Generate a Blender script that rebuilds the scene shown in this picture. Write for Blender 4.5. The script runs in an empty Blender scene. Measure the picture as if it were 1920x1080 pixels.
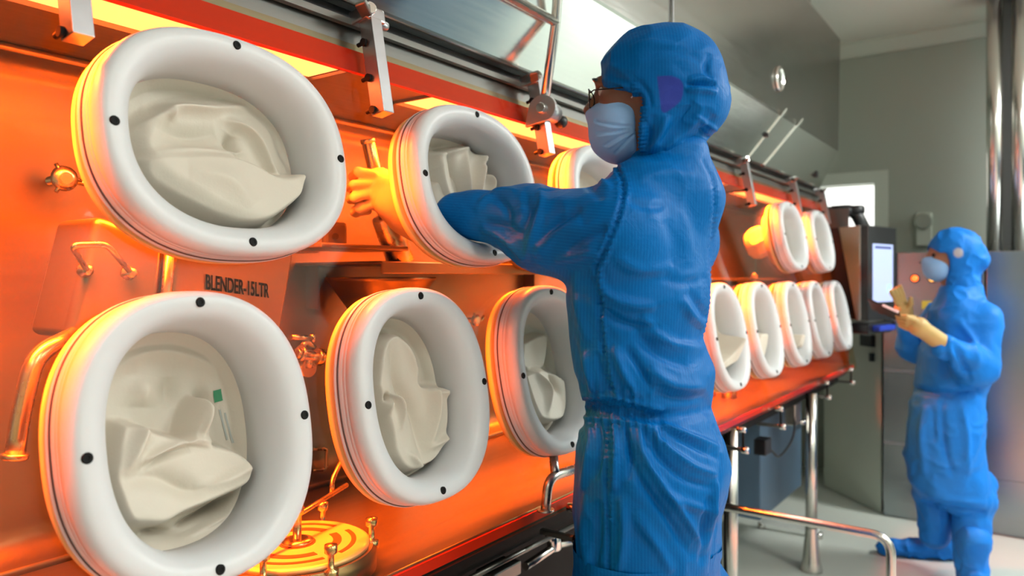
import bpy, bmesh, math, random
import numpy as np
from mathutils import Vector, Matrix, noise as mnoise
random.seed(7)
SC = bpy.context.scene
# ------------------------------------------------------------------ camera
FPX = 1394.0; HZ = 520.0; H = 1.37; CX = 1.0
TH = math.atan(995.0/1394.0)
F = np.array([-math.sin(TH), math.cos(TH), 0.0]); R = np.array([math.cos(TH), math.sin(TH), 0.0]); Z = np.array([0, 0, 1.0])
CAM = np.array([CX, 0, H])
cd = bpy.data.cameras.new('camera'); cam = bpy.data.objects.new('camera', cd); SC.collection.objects.link(cam)
cam.location = CAM; cam.rotation_euler = (math.pi/2, 0, TH)
cd.sensor_width = 36; cd.lens = FPX/1920*36; cd.shift_y = -(540-HZ)/1920; cd.clip_start = .02
cd.dof.use_dof = True; cd.dof.focus_distance = 1.22; cd.dof.aperture_fstop = 3.6
SC.camera = cam
# ------------------------------------------------------------------ world, lights, exposure
SC.view_settings.view_transform = 'Standard'; SC.view_settings.look = 'None'
SC.view_settings.exposure = 0.0; SC.view_settings.gamma = 1.0; SC.view_settings.use_curve_mapping = False
SC.cycles.max_bounces = 8; SC.cycles.diffuse_bounces = 4; SC.cycles.glossy_bounces = 5; SC.cycles.transparent_max_bounces = 16
SC.cycles.sample_clamp_indirect = 6.0; SC.cycles.caustics_reflective = False; SC.cycles.caustics_refractive = False
wd = bpy.data.worlds.new('world'); SC.world = wd; wd.use_nodes = True
wd.node_tree.nodes['Background'].inputs[0].default_value = (.8, .85, .8, 1); wd.node_tree.nodes['Background'].inputs[1].default_value = .15
def area(name, loc, rot, sx, sy, power, col):
    l = bpy.data.lights.new(name, 'AREA'); l.shape = 'RECTANGLE'; l.size = sx; l.size_y = sy; l.energy = power; l.color = col
    o = bpy.data.objects.new(name, l); SC.collection.objects.link(o); o.location = loc; o.rotation_euler = rot; return o
ROOM = (.97, 1.0, .985)
# unseen ceiling luminaires added to light the room (their frames are modelled below)
CEIL_LIGHTS = [(1.6, -1.1), (2.5, .6), (2.6, 2.3), (2.5, 4.4)]
CEIL_W = [4, 23, 36, 105]
for (x, y), w_ in zip(CEIL_LIGHTS, CEIL_W):
    area('added_ceiling_lamp', (x, y, 2.955), (0, 0, 0), 1.16, .56, w_, ROOM)
AMB = (1.0, .108, .004)
LAMP_X = -.088
LAMP_Y = [(.02, .93), (1.165, 1.95), (2.2, 2.98), (3.25, 4.05)]
for a, b in LAMP_Y:
    lo_ = area('isolator_lamp_light', (LAMP_X, (a+b)/2, 1.736), (0, 0, 0), .10, b-a-.02, 125.0*(b-a), AMB); lo_.data.spread = 2.1
# ------------------------------------------------------------------ pixel helpers (a pixel of the photo to a point of the place)
TB = .187; ZB = .862; XB = .15
SLN = math.sqrt(1+TB*TB)
GN = np.array([1, 0, TB])/SLN; GU = np.array([-TB, 0, 1])/SLN
def ray(px, py): return F+(px-960)/FPX*R+(HZ-py)/FPX*Z
def at_depth(px, py, d): return CAM+ray(px, py)*d
def at_x(px, py, x): d = ray(px, py); return CAM+d*((x-CAM[0])/d[0])
def at_y(px, py, y): d = ray(px, py); return CAM+d*((y-CAM[1])/d[1])
def at_z(px, py, z): d = ray(px, py); return CAM+d*((z-CAM[2])/d[2])
def at_glass(px, py, off):
    d = ray(px, py); P = np.array([XB, 0, ZB])+GN*off
    return CAM+d*(((P-CAM)@GN)/(d@GN))
def glass(y, s, off=0.0): return np.array([XB, y, ZB])+GU*s+GN*off
def to_px(V):
    v = V-CAM; d = v@F
    return np.stack([960+FPX*(v@R)/d, HZ-FPX*v[..., 2]/d], -1)
# ------------------------------------------------------------------ materials
def new_mat(name):
    m = bpy.data.materials.new(name); m.use_nodes = True
    nt = m.node_tree; return m, nt, nt.nodes['Principled BSDF']
def simple(name, col, rough=.5, metal=0.0, spec=.5, bump=0.0, bscale=60, var=0.0, vscale=6, **kw):
    m, nt, b = new_mat(name)
    b.inputs['Base Color'].default_value = (*col, 1); b.inputs['Roughness'].default_value = rough
    b.inputs['Metallic'].default_value = metal; b.inputs['Specular IOR Level'].default_value = spec
    for k, v in kw.items(): b.inputs[k.replace('_', ' ')].default_value = v
    tc = nt.nodes.new('ShaderNodeTexCoord')
    if var:
        n = nt.nodes.new('ShaderNodeTexNoise'); n.inputs['Scale'].default_value = vscale; n.inputs['Detail'].default_value = 4
        nt.links.new(tc.outputs['Object'], n.inputs['Vector'])
        r = nt.nodes.new('ShaderNodeMix'); r.data_type = 'RGBA'
        r.inputs[6].default_value = (*[c*(1-var) for c in col], 1); r.inputs[7].default_value = (*[min(1, c*(1+var)) for c in col], 1)
        nt.links.new(n.outputs['Fac'], r.inputs[0]); nt.links.new(r.outputs[2], b.inputs['Base Color'])
    if bump:
        n = nt.nodes.new('ShaderNodeTexNoise'); n.inputs['Scale'].default_value = bscale; n.inputs['Detail'].default_value = 5
        nt.links.new(tc.outputs['Object'], n.inputs['Vector'])
        bp = nt.nodes.new('ShaderNodeBump'); bp.inputs['Strength'].default_value = bump; bp.inputs['Distance'].default_value = .01
        nt.links.new(n.outputs['Fac'], bp.inputs['Height']); nt.links.new(bp.outputs[0], b.inputs['Normal'])
    return m
def steel(name, col, rough, stretch=(1, 60, 60), rv=.12, wav=0.0, spec=.5, metal=1.0):
    m, nt, b = new_mat(name)
    b.inputs['Base Color'].default_value = (*col, 1); b.inputs['Metallic'].default_value = metal
    tc = nt.nodes.new('ShaderNodeTexCoord'); mp = nt.nodes.new('ShaderNodeMapping'); mp.inputs['Scale'].default_value = stretch
    n = nt.nodes.new('ShaderNodeTexNoise'); n.inputs['Scale'].default_value = 3; n.inputs['Detail'].default_value = 6
    mr = nt.nodes.new('ShaderNodeMapRange'); mr.inputs['To Min'].default_value = max(.02, rough-rv); mr.inputs['To Max'].default_value = rough+rv
    nt.links.new(tc.outputs['Object'], mp.inputs[0]); nt.links.new(mp.outputs[0], n.inputs['Vector'])
    nt.links.new(n.outputs['Fac'], mr.inputs['Value']); nt.links.new(mr.outputs[0], b.inputs['Roughness'])
    if wav:
        n2 = nt.nodes.new('ShaderNodeTexNoise'); n2.inputs['Scale'].default_value = 2.2; n2.inputs['Detail'].default_value = 1
        nt.links.new(tc.outputs['Object'], n2.inputs['Vector'])
        bp = nt.nodes.new('ShaderNodeBump'); bp.inputs['Strength'].default_value = wav; bp.inputs['Distance'].default_value = .05
        nt.links.new(n2.outputs['Fac'], bp.inputs['Height']); nt.links.new(bp.outputs[0], b.inputs['Normal'])
    return m
def emis(name, col, s):
    m, nt, b = new_mat(name)
    b.inputs['Base Color'].default_value = (*[min(1, c) for c in col], 1)
    b.inputs['Emission Color'].default_value = (*col, 1); b.inputs['Emission Strength'].default_value = s
    return m
M = {}
M['chamber'] = steel('chamber_steel', (.165, .158, .15), .35, (30, 2, 30), .08, .08, metal=.85)
M['fitting'] = steel('polished_fitting_steel', (.80, .78, .75), .16, (10, 10, 10), .05)
M['infit'] = steel('chamber_fitting_steel', (.52, .50, .46), .27, (10, 10, 10), .05)
M['hood'] = steel('hood_brushed_steel', (.34, .34, .315), .22, (40, 1.5, 40), .05, .05)  # base darkened for the duller reflection of the upright face
M['slope'] = steel('slope_steel_bright', (.88, .90, .86), .17, (40, 1.5, 40), .05, .05)  # same steel made paler: the bright room reflection is put into the colour
M['lid'] = steel('satin_lid_steel', (.62, .60, .56), .5, (10, 10, 10), .05, metal=.7)
M['frame'] = steel('satin_frame_steel', (.21, .21, .195), .38, (40, 2, 40), .08)
M['alu'] = steel('cast_aluminium', (.44, .44, .455), .33, (8, 8, 30), .08)
M['leg'] = steel('leg_steel', (.62, .60, .56), .22, (20, 20, 1), .06)
M['cab'] = steel('cabinet_steel', (.32, .35, .36), .24, (1.5, 40, 40), .04, .015)
M['black'] = simple('black_plastic', (.012, .012, .014), .35)
M['dark'] = simple('dark_painted_metal', (.010, .010, .010), .55, spec=.12)
M['rubber'] = simple('dark_rubber_seal', (.10, .06, .05), .6)
M['gasket'] = simple('red_silicone_gasket', (.55, .022, .010), .6, spec=.2)
M['ring'] = simple('white_port_plastic', (.66, .675, .685), .36, spec=.45, bump=.02, bscale=30, Subsurface_Weight=.12, Subsurface_Radius=(.012, .009, .007), Subsurface_Scale=.4)
M['flange'] = simple('inner_flange_plastic', (.80, .78, .72), .45)
M['glove'] = simple('cream_glove_rubber', (.655, .60, .505), .50, spec=.35, bump=.05, bscale=220, var=.04, vscale=9)
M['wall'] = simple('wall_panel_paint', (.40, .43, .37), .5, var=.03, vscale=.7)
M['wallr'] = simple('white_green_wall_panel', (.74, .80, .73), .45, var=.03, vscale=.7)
M['ceil'] = simple('ceiling_paint', (.78, .78, .70), .6)
M['cove'] = simple('cove_trim_paint', (.62, .66, .58), .5)
M['floor'] = simple('epoxy_floor', (.60, .63, .57), .28, var=.07, vscale=1.6, bump=.03, bscale=8)
M['gray'] = simple('grey_green_enclosure_paint', (.62, .66, .57), .45, var=.05, vscale=3)
M['blueglass'] = simple('blue_grey_panel_paint', (.07, .13, .20), .4)
M['skin'] = simple('brown_skin', (.155, .062, .034), .42, bump=.05, bscale=160, Subsurface_Weight=.1, Subsurface_Radius=(.02, .008, .004), Subsurface_Scale=.3)
M['skin2'] = simple('light_brown_skin', (.30, .15, .09), .45)
M['mask'] = simple('pale_blue_mask_fabric', (.26, .50, .84), .75, bump=.08, bscale=400)
M['eye'] = simple('eye_white', (.55, .5, .45), .2)
M['iris'] = simple('dark_iris', (.01, .006, .004), .1)
M['tan'] = simple('tan_rubber_glove', (.52, .36, .13), .5, bump=.1, bscale=60)
M['print'] = simple('black_printed_lettering', (.001, .0005, .0005), .9, spec=.0)
M['greenink'] = simple('green_ink', (.05, .28, .14), .6)
M['patch'] = simple('violet_ear_mesh', (.05, .06, .30), .8)
M['yellow'] = simple('yellow_sticker', (.7, .5, .05), .5)
M['window'] = emis('bright_window_glow', (1, 1, .97), 1.6)
M['lampglow'] = emis('amber_lamp_diffuser', (6, 1.06, .42), 1.0)
M['ceilglow'] = emis('added_panel_diffuser', (1, .98, .92), 4.0)  # glow of the added ceiling panels
M['screen'] = emis('screen_glow', (.32, .38, .62), 1.0)
M['screenhot'] = emis('screen_button_glow', (.2, .75, 1.0), 2.2)
M['lampred'] = emis('orange_indicator', (1, .14, .02), 2.5)
M['lampyel'] = emis('yellow_indicator', (1, .45, .08), 2.5)
# thin glass: amber tint added to deepen the chamber's orange light, plus a fresnel reflection
def thin_glass():
    m, nt, b = new_mat('amber_tinted_glass'); nt.nodes.remove(b)
    out = nt.nodes['Material Output']; t = nt.nodes.new('ShaderNodeBsdfTransparent'); t.inputs[0].default_value = (.99, .92, .74, 1)
    g = nt.nodes.new('ShaderNodeBsdfGlossy'); g.inputs['Roughness'].default_value = .03
    lw = nt.nodes.new('ShaderNodeLayerWeight'); lw.inputs['Blend'].default_value = .5
    pw = nt.nodes.new('ShaderNodeMath'); pw.operation = 'POWER'; pw.inputs[1].default_value = 5.0
    fr = nt.nodes.new('ShaderNodeMath'); fr.operation = 'MULTIPLY_ADD'; fr.inputs[1].default_value = .7; fr.inputs[2].default_value = .014
    nt.links.new(lw.outputs['Facing'], pw.inputs[0]); nt.links.new(pw.outputs[0], fr.inputs[0])
    mx = nt.nodes.new('ShaderNodeMixShader')
    nt.links.new(fr.outputs[0], mx.inputs[0]); nt.links.new(t.outputs[0], mx.inputs[1]); nt.links.new(g.outputs[0], mx.inputs[2])
    nt.links.new(mx.outputs[0], out.inputs[0]); return m
M['glass'] = thin_glass()
def cloth(name, col, hi, patchcol=None):
    m, nt, b = new_mat(name)
    b.inputs['Roughness'].default_value = .46; b.inputs['Specular IOR Level'].default_value = .10
    b.inputs['Sheen Weight'].default_value = .0; b.inputs['Sheen Roughness'].default_value = .4; b.inputs['Sheen Tint'].default_value = (.3, .6, 1, 1)
    at = nt.nodes.new('ShaderNodeAttribute'); at.attribute_name = 'stripe'
    ml = nt.nodes.new('ShaderNodeMath'); ml.operation = 'MULTIPLY'; ml.inputs[1].default_value = 2*math.pi/.0056
    sn = nt.nodes.new('ShaderNodeMath'); sn.operation = 'SINE'
    mr = nt.nodes.new('ShaderNodeMapRange'); mr.inputs['From Min'].default_value = .2; mr.inputs['From Max'].default_value = 1.0; mr.inputs['To Max'].default_value = .35
    nt.links.new(at.outputs['Fac'], ml.inputs[0]); nt.links.new(ml.outputs[0], sn.inputs[0]); nt.links.new(sn.outputs[0], mr.inputs['Value'])
    mx = nt.nodes.new('ShaderNodeMix'); mx.data_type = 'RGBA'; mx.inputs[6].default_value = (*col, 1); mx.inputs[7].default_value = (*hi, 1)
    nt.links.new(mr.outputs[0], mx.inputs[0])
    last = mx.outputs[2]
    if patchcol:
        a2 = nt.nodes.new('ShaderNodeAttribute'); a2.attribute_name = 'patch'
        m2 = nt.nodes.new('ShaderNodeMix'); m2.data_type = 'RGBA'; m2.inputs[7].default_value = (*patchcol, 1)
        nt.links.new(a2.outputs['Fac'], m2.inputs[0]); nt.links.new(last, m2.inputs[6]); last = m2.outputs[2]
    nt.links.new(last, b.inputs['Base Color'])
    tc = nt.nodes.new('ShaderNodeTexCoord'); n = nt.nodes.new('ShaderNodeTexNoise'); n.inputs['Scale'].default_value = 26; n.inputs['Detail'].default_value = 4; n.inputs['Distortion'].default_value = .6
    bp = nt.nodes.new('ShaderNodeBump'); bp.inputs['Strength'].default_value = .28; bp.inputs['Distance'].default_value = .012
    nt.links.new(tc.outputs['Object'], n.inputs['Vector']); nt.links.new(n.outputs['Fac'], bp.inputs['Height']); nt.links.new(bp.outputs[0], b.inputs['Normal'])
    return m
M['blue'] = cloth('blue_cleanroom_fabric', (.0, .118, .40), (.002, .20, .56))
M['bluehood'] = cloth('blue_hood_fabric', (.0, .118, .40), (.002, .20, .56), (.035, .06, .36))
M['blue2'] = cloth('light_blue_cleanroom_fabric', (.012, .19, .66), (.02, .26, .70), (.45, .45, .48))
# ------------------------------------------------------------------ object helpers
def empty(name, loc=(0, 0, 0), label=None, cat=None, group=None, rot=(0, 0, 0)):
    o = bpy.data.objects.new(name, None); SC.collection.objects.link(o); o.location = loc; o.rotation_euler = rot
    o.empty_display_size = .05
    return tag(o, label, cat, group)
def tag(o, label=None, cat=None, group=None, kind=None):
    if label: o['label'] = label
    if cat: o['category'] = cat
    if group: o['group'] = group
    if kind: o['kind'] = kind
    return o
def copy_tree(o, parent=None):
    c = o.copy(); SC.collection.objects.link(c)
    if parent: c.parent = parent
    for ch in list(o.children): copy_tree(ch, c)
    return c
def mesh_obj(name, verts, faces, mat, parent=None, smooth=True, local=False, attrs=None):
    me = bpy.data.meshes.new(name)
    v = np.asarray(verts, dtype=np.float64)
    o = bpy.data.objects.new(name, me); SC.collection.objects.link(o)
    if parent is not None:
        o.parent = parent
        if not local:
            mw = parent_matrix(parent).inverted()
            A = np.array(mw); v = v@A[:3, :3].T+A[:3, 3]
    me.from_pydata(v.tolist(), [], faces if isinstance(faces, list) else faces.tolist())
    me.materials.append(mat)
    if smooth: me.polygons.foreach_set('use_smooth', [True]*len(me.polygons))
    if attrs:
        for k, a in attrs.items():
            at = me.attributes.new(k, 'FLOAT', 'POINT'); at.data.foreach_set('value', np.asarray(a, dtype=np.float32))
    me.update(); return o
def parent_matrix(p):
    m = Matrix.LocRotScale(p.location, p.rotation_euler, p.scale)
    return parent_matrix(p.parent)@m if p.parent else m
class MB:
    "collects shapes, links them as ONE mesh object; flat faces with bevel"
    def __init__(s): s.v = []; s.f = []; s.sm = []
    def add(s, v, f, smooth=False):
        n = len(s.v); s.v += [tuple(map(float, p)) for p in v]
        for q in f: s.f.append(tuple(i+n for i in q)); s.sm.append(smooth)
        return s
    def box(s, c, size, ax=None, bev=0.0):
        c = np.array(c, float); h = np.array(size, float)/2
        A = np.eye(3) if ax is None else np.array(ax, float)
        bm = bmesh.new(); bmesh.ops.create_cube(bm, size=1)
        for v in bm.verts: v.co = Vector((v.co.x*2*h[0], v.co.y*2*h[1], v.co.z*2*h[2]))
        if bev: bmesh.ops.bevel(bm, geom=list(bm.edges), offset=min(bev, .45*min(size)), segments=2, profile=.6, affect='EDGES')
        bm.verts.index_update()
        v = [c+A.T@np.array(q.co) for q in bm.verts]; f = [[q.index for q in p.verts] for p in bm.faces]; bm.free()
        return s.add(v, f)
    def cyl(s, p, q, r, r2=None, n=24, cap=True, bev=0.0):
        r2 = r if r2 is None else r2; p = np.array(p, float); q = np.array(q, float); L = np.linalg.norm(q-p)
        if bev: return s.lathe(p, q, [(0, 0), (r-bev, 0), (r, bev), (r2, L-bev), (r2-bev, L), (0, L)], n)
        return s.lathe(p, q, ([(0, 0)] if cap else [])+[(r, 0), (r2, L)]+([(0, L)] if cap else []), n, crease=True)
    def lathe(s, p, q, prof, n=32, crease=False):
        p = np.array(p, float); d = np.array(q, float)-p; d /= np.linalg.norm(d)
        a = np.cross(d, [0, 0, 1]) if abs(d[2]) < .9 else np.cross(d, [1, 0, 0]); a /= np.linalg.norm(a); b = np.cross(d, a)
        segs = [(prof[i], prof[i+1]) for i in range(len(prof)-1)]
        for (r0, h0), (r1, h1) in segs:
            v = []; 
            for r, h in ((r0, h0), (r1, h1)):
                for k in range(n):
                    t = 2*math.pi*k/n; v.append(p+d*h+a*(r*math.cos(t))+b*(r*math.sin(t)))
            if r0 < 1e-7: v = [p+d*h0]+v[n:]; f = [(0, 1+(k+1) % n, 1+k) for k in range(n)]
            elif r1 < 1e-7: v = v[:n]+[p+d*h1]; f = [(k, (k+1) % n, n) for k in range(n)]
            else: f = [(k, (k+1) % n, n+(k+1) % n, n+k) for k in range(n)]
            s.add(v, f, abs(h1-h0) > 1e-6)
        return s
    def tube(s, pts, r, n=14, bend=0.0, cap=True, rs=None):
        P = [np.array(p, float) for p in pts]
        if bend:
            Q = [P[0]]
            for i in range(1, len(P)-1):
                a = P[i-1]-P[i]; b = P[i+1]-P[i]; la = np.linalg.norm(a); lb = np.linalg.norm(b)
                ra = min(bend, la*.45); rb = min(bend, lb*.45); A = P[i]+a/la*ra; B = P[i]+b/lb*rb
                for t in np.linspace(0, 1, 7): Q.append((1-t)**2*A+2*t*(1-t)*P[i]+t*t*B)
            Q.append(P[-1]); P = Q
        m = len(P); v = []; prev = None
        for i in range(m):
            d = P[min(i+1, m-1)]-P[max(i-1, 0)]; d /= np.linalg.norm(d)+1e-9
            if prev is None:
                a = np.cross(d, [0, 0, 1]) if abs(d[2]) < .9 else np.cross(d, [1, 0, 0])
            else: a = prev-d*(prev@d)
            a /= np.linalg.norm(a); prev = a; b = np.cross(d, a); rr = rs[i] if rs is not None else r
            for k in range(n): t = 2*math.pi*k/n; v.append(P[i]+a*(rr*math.cos(t))+b*(rr*math.sin(t)))
        f = [(i*n+k, i*n+(k+1) % n, (i+1)*n+(k+1) % n, (i+1)*n+k) for i in range(m-1) for k in range(n)]
        s.add(v, f, True)
        if cap: s.add(v[:n], [tuple(range(n-1, -1, -1))]); s.add(v[-n:], [tuple(range(n))])
        return s
    def prism(s, poly, ext):
        "polygon of 3D points pushed along ext"
        P = [np.array(p, float) for p in poly]; n = len(P); e = np.array(ext, float)
        v = P+[p+e for p in P]
        return s.add(v, [tuple(range(n-1, -1, -1)), tuple(range(n, 2*n))]+[(i, (i+1) % n, n+(i+1) % n, n+i) for i in range(n)])
    def build(s, name, mat, parent=None, local=False, bevel=0.0, fix=True):
        o = mesh_obj(name, s.v, s.f, mat, parent, smooth=False, local=local)
        if fix:
            bm = bmesh.new(); bm.from_mesh(o.data); bmesh.ops.remove_doubles(bm, verts=bm.verts, dist=1e-6)
            bmesh.ops.recalc_face_normals(bm, faces=bm.faces); bm.to_mesh(o.data); bm.free()
            if len(o.data.polygons) == len(s.sm): o.data.polygons.foreach_set('use_smooth', s.sm)
            elif any(s.sm): o.data.polygons.foreach_set('use_smooth', [True]*len(o.data.polygons)); 
        if bevel:
            b = o.modifiers.new('bevel', 'BEVEL'); b.width = bevel; b.segments = 2; b.limit_method = 'ANGLE'
        return o
def text_mesh(name, txt, mat, parent, origin, xdir, ydir, size, sx=1.0, bold=0.0, depth=.0004):
    cu = bpy.data.curves.new(name, 'FONT'); cu.body = txt; cu.size = 1.0; cu.offset = bold; cu.extrude = .01
    o = bpy.data.objects.new('lettering_source', cu); SC.collection.objects.link(o)
    dg = bpy.context.evaluated_depsgraph_get(); me = bpy.data.meshes.new_from_object(o.evaluated_get(dg))
    bpy.data.objects.remove(o); xd = np.array(xdir); yd = np.array(ydir); xd = xd/np.linalg.norm(xd); yd = yd/np.linalg.norm(yd); nd = np.cross(xd, yd)
    v = np.array([q.co[:] for q in me.vertices]); f = [list(p.vertices) for p in me.polygons]; bpy.data.meshes.remove(me)
    w = np.array(origin)+np.outer(v[:, 0]*size*sx, xd)+np.outer(v[:, 1]*size, yd)+np.outer(v[:, 2]/.01*depth, nd)
    return mesh_obj(name, w, f, mat, parent, smooth=False)
# ------------------------------------------------------------------ distance-field modelling for bodies and cloth
def vn(P, seed=0):
    "smooth value noise, -1..1"
    i = np.floor(P).astype(np.int64); f = P-i; f = f*f*(3-2*f); out = 0
    for dx in (0, 1):
        for dy in (0, 1):
            for dz in (0, 1):
                h = (i[..., 0]+dx)*374761393+(i[..., 1]+dy)*668265263+(i[..., 2]+dz)*2147483647+seed*974711
                h = (h ^ (h >> 13))*1274126177; h = (h ^ (h >> 16)) & 0xffffff
                out = out+(h/float(0xffffff)*2-1)*(f[..., 0] if dx else 1-f[..., 0])*(f[..., 1] if dy else 1-f[..., 1])*(f[..., 2] if dz else 1-f[..., 2])
    return out
def smin(a, b, k):
    h = np.clip(.5+.5*(b-a)/k, 0, 1); return b*(1-h)+a*h-k*h*(1-h)
class Field:
    def __init__(s, lo, hi, h):
        s.lo = np.array(lo, float); s.h = h; s.n = np.ceil((np.array(hi)-s.lo)/h).astype(int)+1
        ax = [(s.lo[i]+h*np.arange(s.n[i])).astype(np.float32) for i in range(3)]
        s.X, s.Y, s.Z = np.meshgrid(*ax, indexing='ij', sparse=True); s.D = np.full(s.n, 9.0, np.float32)
    def put(s, d, k=.02, op='add'):
        if op == 'add': s.D = smin(s.D, d, k) if k > 0 else np.minimum(s.D, d)
        else: s.D = -smin(-s.D, d, k) if k > 0 else np.maximum(s.D, -d)
        s.D = s.D.astype(np.float32); return s
    def cap(s, p, q, r1, r2, k=.02, op='add'):
        p = np.array(p, np.float32); d = np.array(q, np.float32)-p; L = float(d@d)
        ax, ay, az = s.X-p[0], s.Y-p[1], s.Z-p[2]
        t = np.clip((ax*d[0]+ay*d[1]+az*d[2])/L, 0, 1)
        return s.put(np.sqrt((ax-t*d[0])**2+(ay-t*d[1])**2+(az-t*d[2])**2)-(r1+(r2-r1)*t), k, op)
    def ell(s, c, r, ax=None, k=.02, op='add'):
        x, y, z = s.X-c[0], s.Y-c[1], s.Z-c[2]
        if ax is not None:
            A = np.array(ax, float); x, y, z = [A[i][0]*x+A[i][1]*y+A[i][2]*z for i in range(3)]
        k0 = np.sqrt((x/r[0])**2+(y/r[1])**2+(z/r[2])**2)+1e-6
        k1 = np.sqrt((x/r[0]**2)**2+(y/r[1]**2)**2+(z/r[2]**2)**2)+1e-6
        return s.put(k0*(k0-1)/k1, k, op)
    def box(s, c, r, ax=None, rnd=.01, k=.02, op='add'):
        x, y, z = s.X-c[0], s.Y-c[1], s.Z-c[2]
        if ax is not None:
            A = np.array(ax, float); x, y, z = [A[i][0]*x+A[i][1]*y+A[i][2]*z for i in range(3)]
        qx, qy, qz = np.abs(x)-r[0]+rnd, np.abs(y)-r[1]+rnd, np.abs(z)-r[2]+rnd
        return s.put(np.sqrt(np.maximum(qx, 0)**2+np.maximum(qy, 0)**2+np.maximum(qz, 0)**2)+np.minimum(np.maximum(qx, np.maximum(qy, qz)), 0)-rnd, k, op)
    def loft(s, secs, k=.02, ang=0.0):
        "secs: (z, cx, cy, ax, ay) ordered by z; ang turns the ellipse about z"
        a = np.array(sorted(secs)); zz = s.Z[0, 0, :]
        g = [np.interp(zz, a[:, 0], a[:, i])[None, None, :] for i in range(1, 5)]
        x, y = s.X-g[0], s.Y-g[1]; c, n = math.cos(ang), math.sin(ang); x, y = c*x+n*y, -n*x+c*y
        k0 = np.sqrt((x/g[2])**2+(y/g[3])**2)+1e-6; k1 = np.sqrt((x/g[2]**2)**2+(y/g[3]**2)**2)+1e-6
        d = k0*(k0-1)/k1; zc = s.Z
        return s.put(np.maximum(d, np.maximum(a[0, 0]-zc, zc-a[-1, 0])), k)
    def mesh(s, smooth=2):
        D = s.D; I = D < 0; n = np.array(D.shape)-1
        cnt = np.zeros(n, np.int8)
        offs = [(0, 0, 0), (1, 0, 0), (0, 1, 0), (1, 1, 0), (0, 0, 1), (1, 0, 1), (0, 1, 1), (1, 1, 1)]
        for o in offs: cnt += I[o[0]:o[0]+n[0], o[1]:o[1]+n[1], o[2]:o[2]+n[2]]
        act = (cnt > 0) & (cnt < 8); ids = np.full(n, -1, np.int64); idx = np.argwhere(act); ids[act] = np.arange(len(idx))
        C = np.stack([D[idx[:, 0]+o[0], idx[:, 1]+o[1], idx[:, 2]+o[2]] for o in offs], 1)
        acc = np.zeros((len(idx), 3)); num = np.zeros(len(idx))
        for i in range(8):
            for j in range(i+1, 8):
                if sum(abs(offs[i][q]-offs[j][q]) for q in range(3)) != 1: continue
                a, b = C[:, i], C[:, j]; m = (a < 0) != (b < 0); t = np.where(m, a/np.where(m, a-b, 1), 0)
                p = np.array(offs[i])[None]*(1-t[:, None])+np.array(offs[j])[None]*t[:, None]
                acc += p*m[:, None]; num += m
        V = s.lo+(idx+acc/num[:, None])*s.h
        Fs = []
        for ax in range(3):
            u, w = [(1, 2), (2, 0), (0, 1)][ax]
            sl = [slice(1, -1)]*3; sl[ax] = slice(0, D.shape[ax]-1); s2 = list(sl); s2[ax] = slice(1, D.shape[ax])
            a, b = I[tuple(sl)], I[tuple(s2)]; ch = np.argwhere(a != b); base = ch.copy(); 
            for q in range(3):
                if q != ax: base[:, q] += 1
            dirn = a[ch[:, 0], ch[:, 1], ch[:, 2]]
            def cell(du, dw):
                c = base.copy(); c[:, u] -= du; c[:, w] -= dw; return ids[c[:, 0], c[:, 1], c[:, 2]]
            q = np.stack([cell(1, 1), cell(0, 1), cell(0, 0), cell(1, 0)], 1)
            q[~dirn] = q[~dirn][:, ::-1]; Fs.append(q)
        Q = np.concatenate(Fs); Q = Q[(Q >= 0).all(1)]
        for _ in range(smooth): V = relax(V, Q)
        return V, Q
def relax(V, Q, w=.5):
    acc = np.zeros_like(V); n = np.zeros(len(V))
    for i in range(4):
        a, b = Q[:, i], Q[:, (i+1) % 4]
        for c in range(3):
            acc[:, c] += np.bincount(a, V[b, c], len(V))+np.bincount(b, V[a, c], len(V))
        n += np.bincount(a, minlength=len(V))+np.bincount(b, minlength=len(V))
    return V*(1-w)+w*acc/np.maximum(n, 1)[:, None]
def normals(V, Q):
    n = np.cross(V[Q[:, 2]]-V[Q[:, 0]], V[Q[:, 3]]-V[Q[:, 1]]); N = np.zeros_like(V)
    for i in range(4):
        for c in range(3): N[:, c] += np.bincount(Q[:, i], n[:, c], len(V))
    return N/(np.linalg.norm(N, axis=1)[:, None]+1e-12)
def pline(P, pts):
    "distance of 2D points P to a polyline and the parameter 0..1 along it"
    pts = np.array(pts, float); best = np.full(len(P), 1e9); tt = np.zeros(len(P)); m = len(pts)-1
    for i in range(m):
        a, b = pts[i], pts[i+1]; d = b-a; t = np.clip(((P-a)@d)/(d@d+1e-9), 0, 1); q = np.linalg.norm(P-a-t[:, None]*d, axis=1)
        k = q < best; best[k] = q[k]; tt[k] = (i+t[k])/m
    return best, tt
def smooth_line(pts, n=8):
    P = np.array(pts, float)
    if len(P) < 3: return P
    out = []
    for i in range(len(P)-1):
        p0 = P[max(i-1, 0)]; p1 = P[i]; p2 = P[i+1]; p3 = P[min(i+2, len(P)-1)]
        for t in np.arange(n)/n:
            out.append(.5*((2*p1)+(-p0+p2)*t+(2*p0-5*p1+4*p2-p3)*t*t+(-p0+3*p1-3*p2+p3)*t**3))
    out.append(P[-1]); return np.array(out)
def poly_sd(P, poly):
    "signed distance to a 2D polygon, negative inside"
    poly = np.array(poly, float); n = len(poly); d = np.full(len(P), 1e9); ins = np.zeros(len(P), bool)
    for i in range(n):
        a, b = poly[i], poly[(i+1) % n]; e = b-a; t = np.clip(((P-a)@e)/(e@e+1e-9), 0, 1)
        d = np.minimum(d, np.linalg.norm(P-a-t[:, None]*e, axis=1))
        c = ((a[1] > P[:, 1]) != (b[1] > P[:, 1])) & (P[:, 0] < (b[0]-a[0])*(P[:, 1]-a[1])/(b[1]-a[1]+1e-12)+a[0]); ins ^= c
    return np.where(ins, -d, d)
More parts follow.
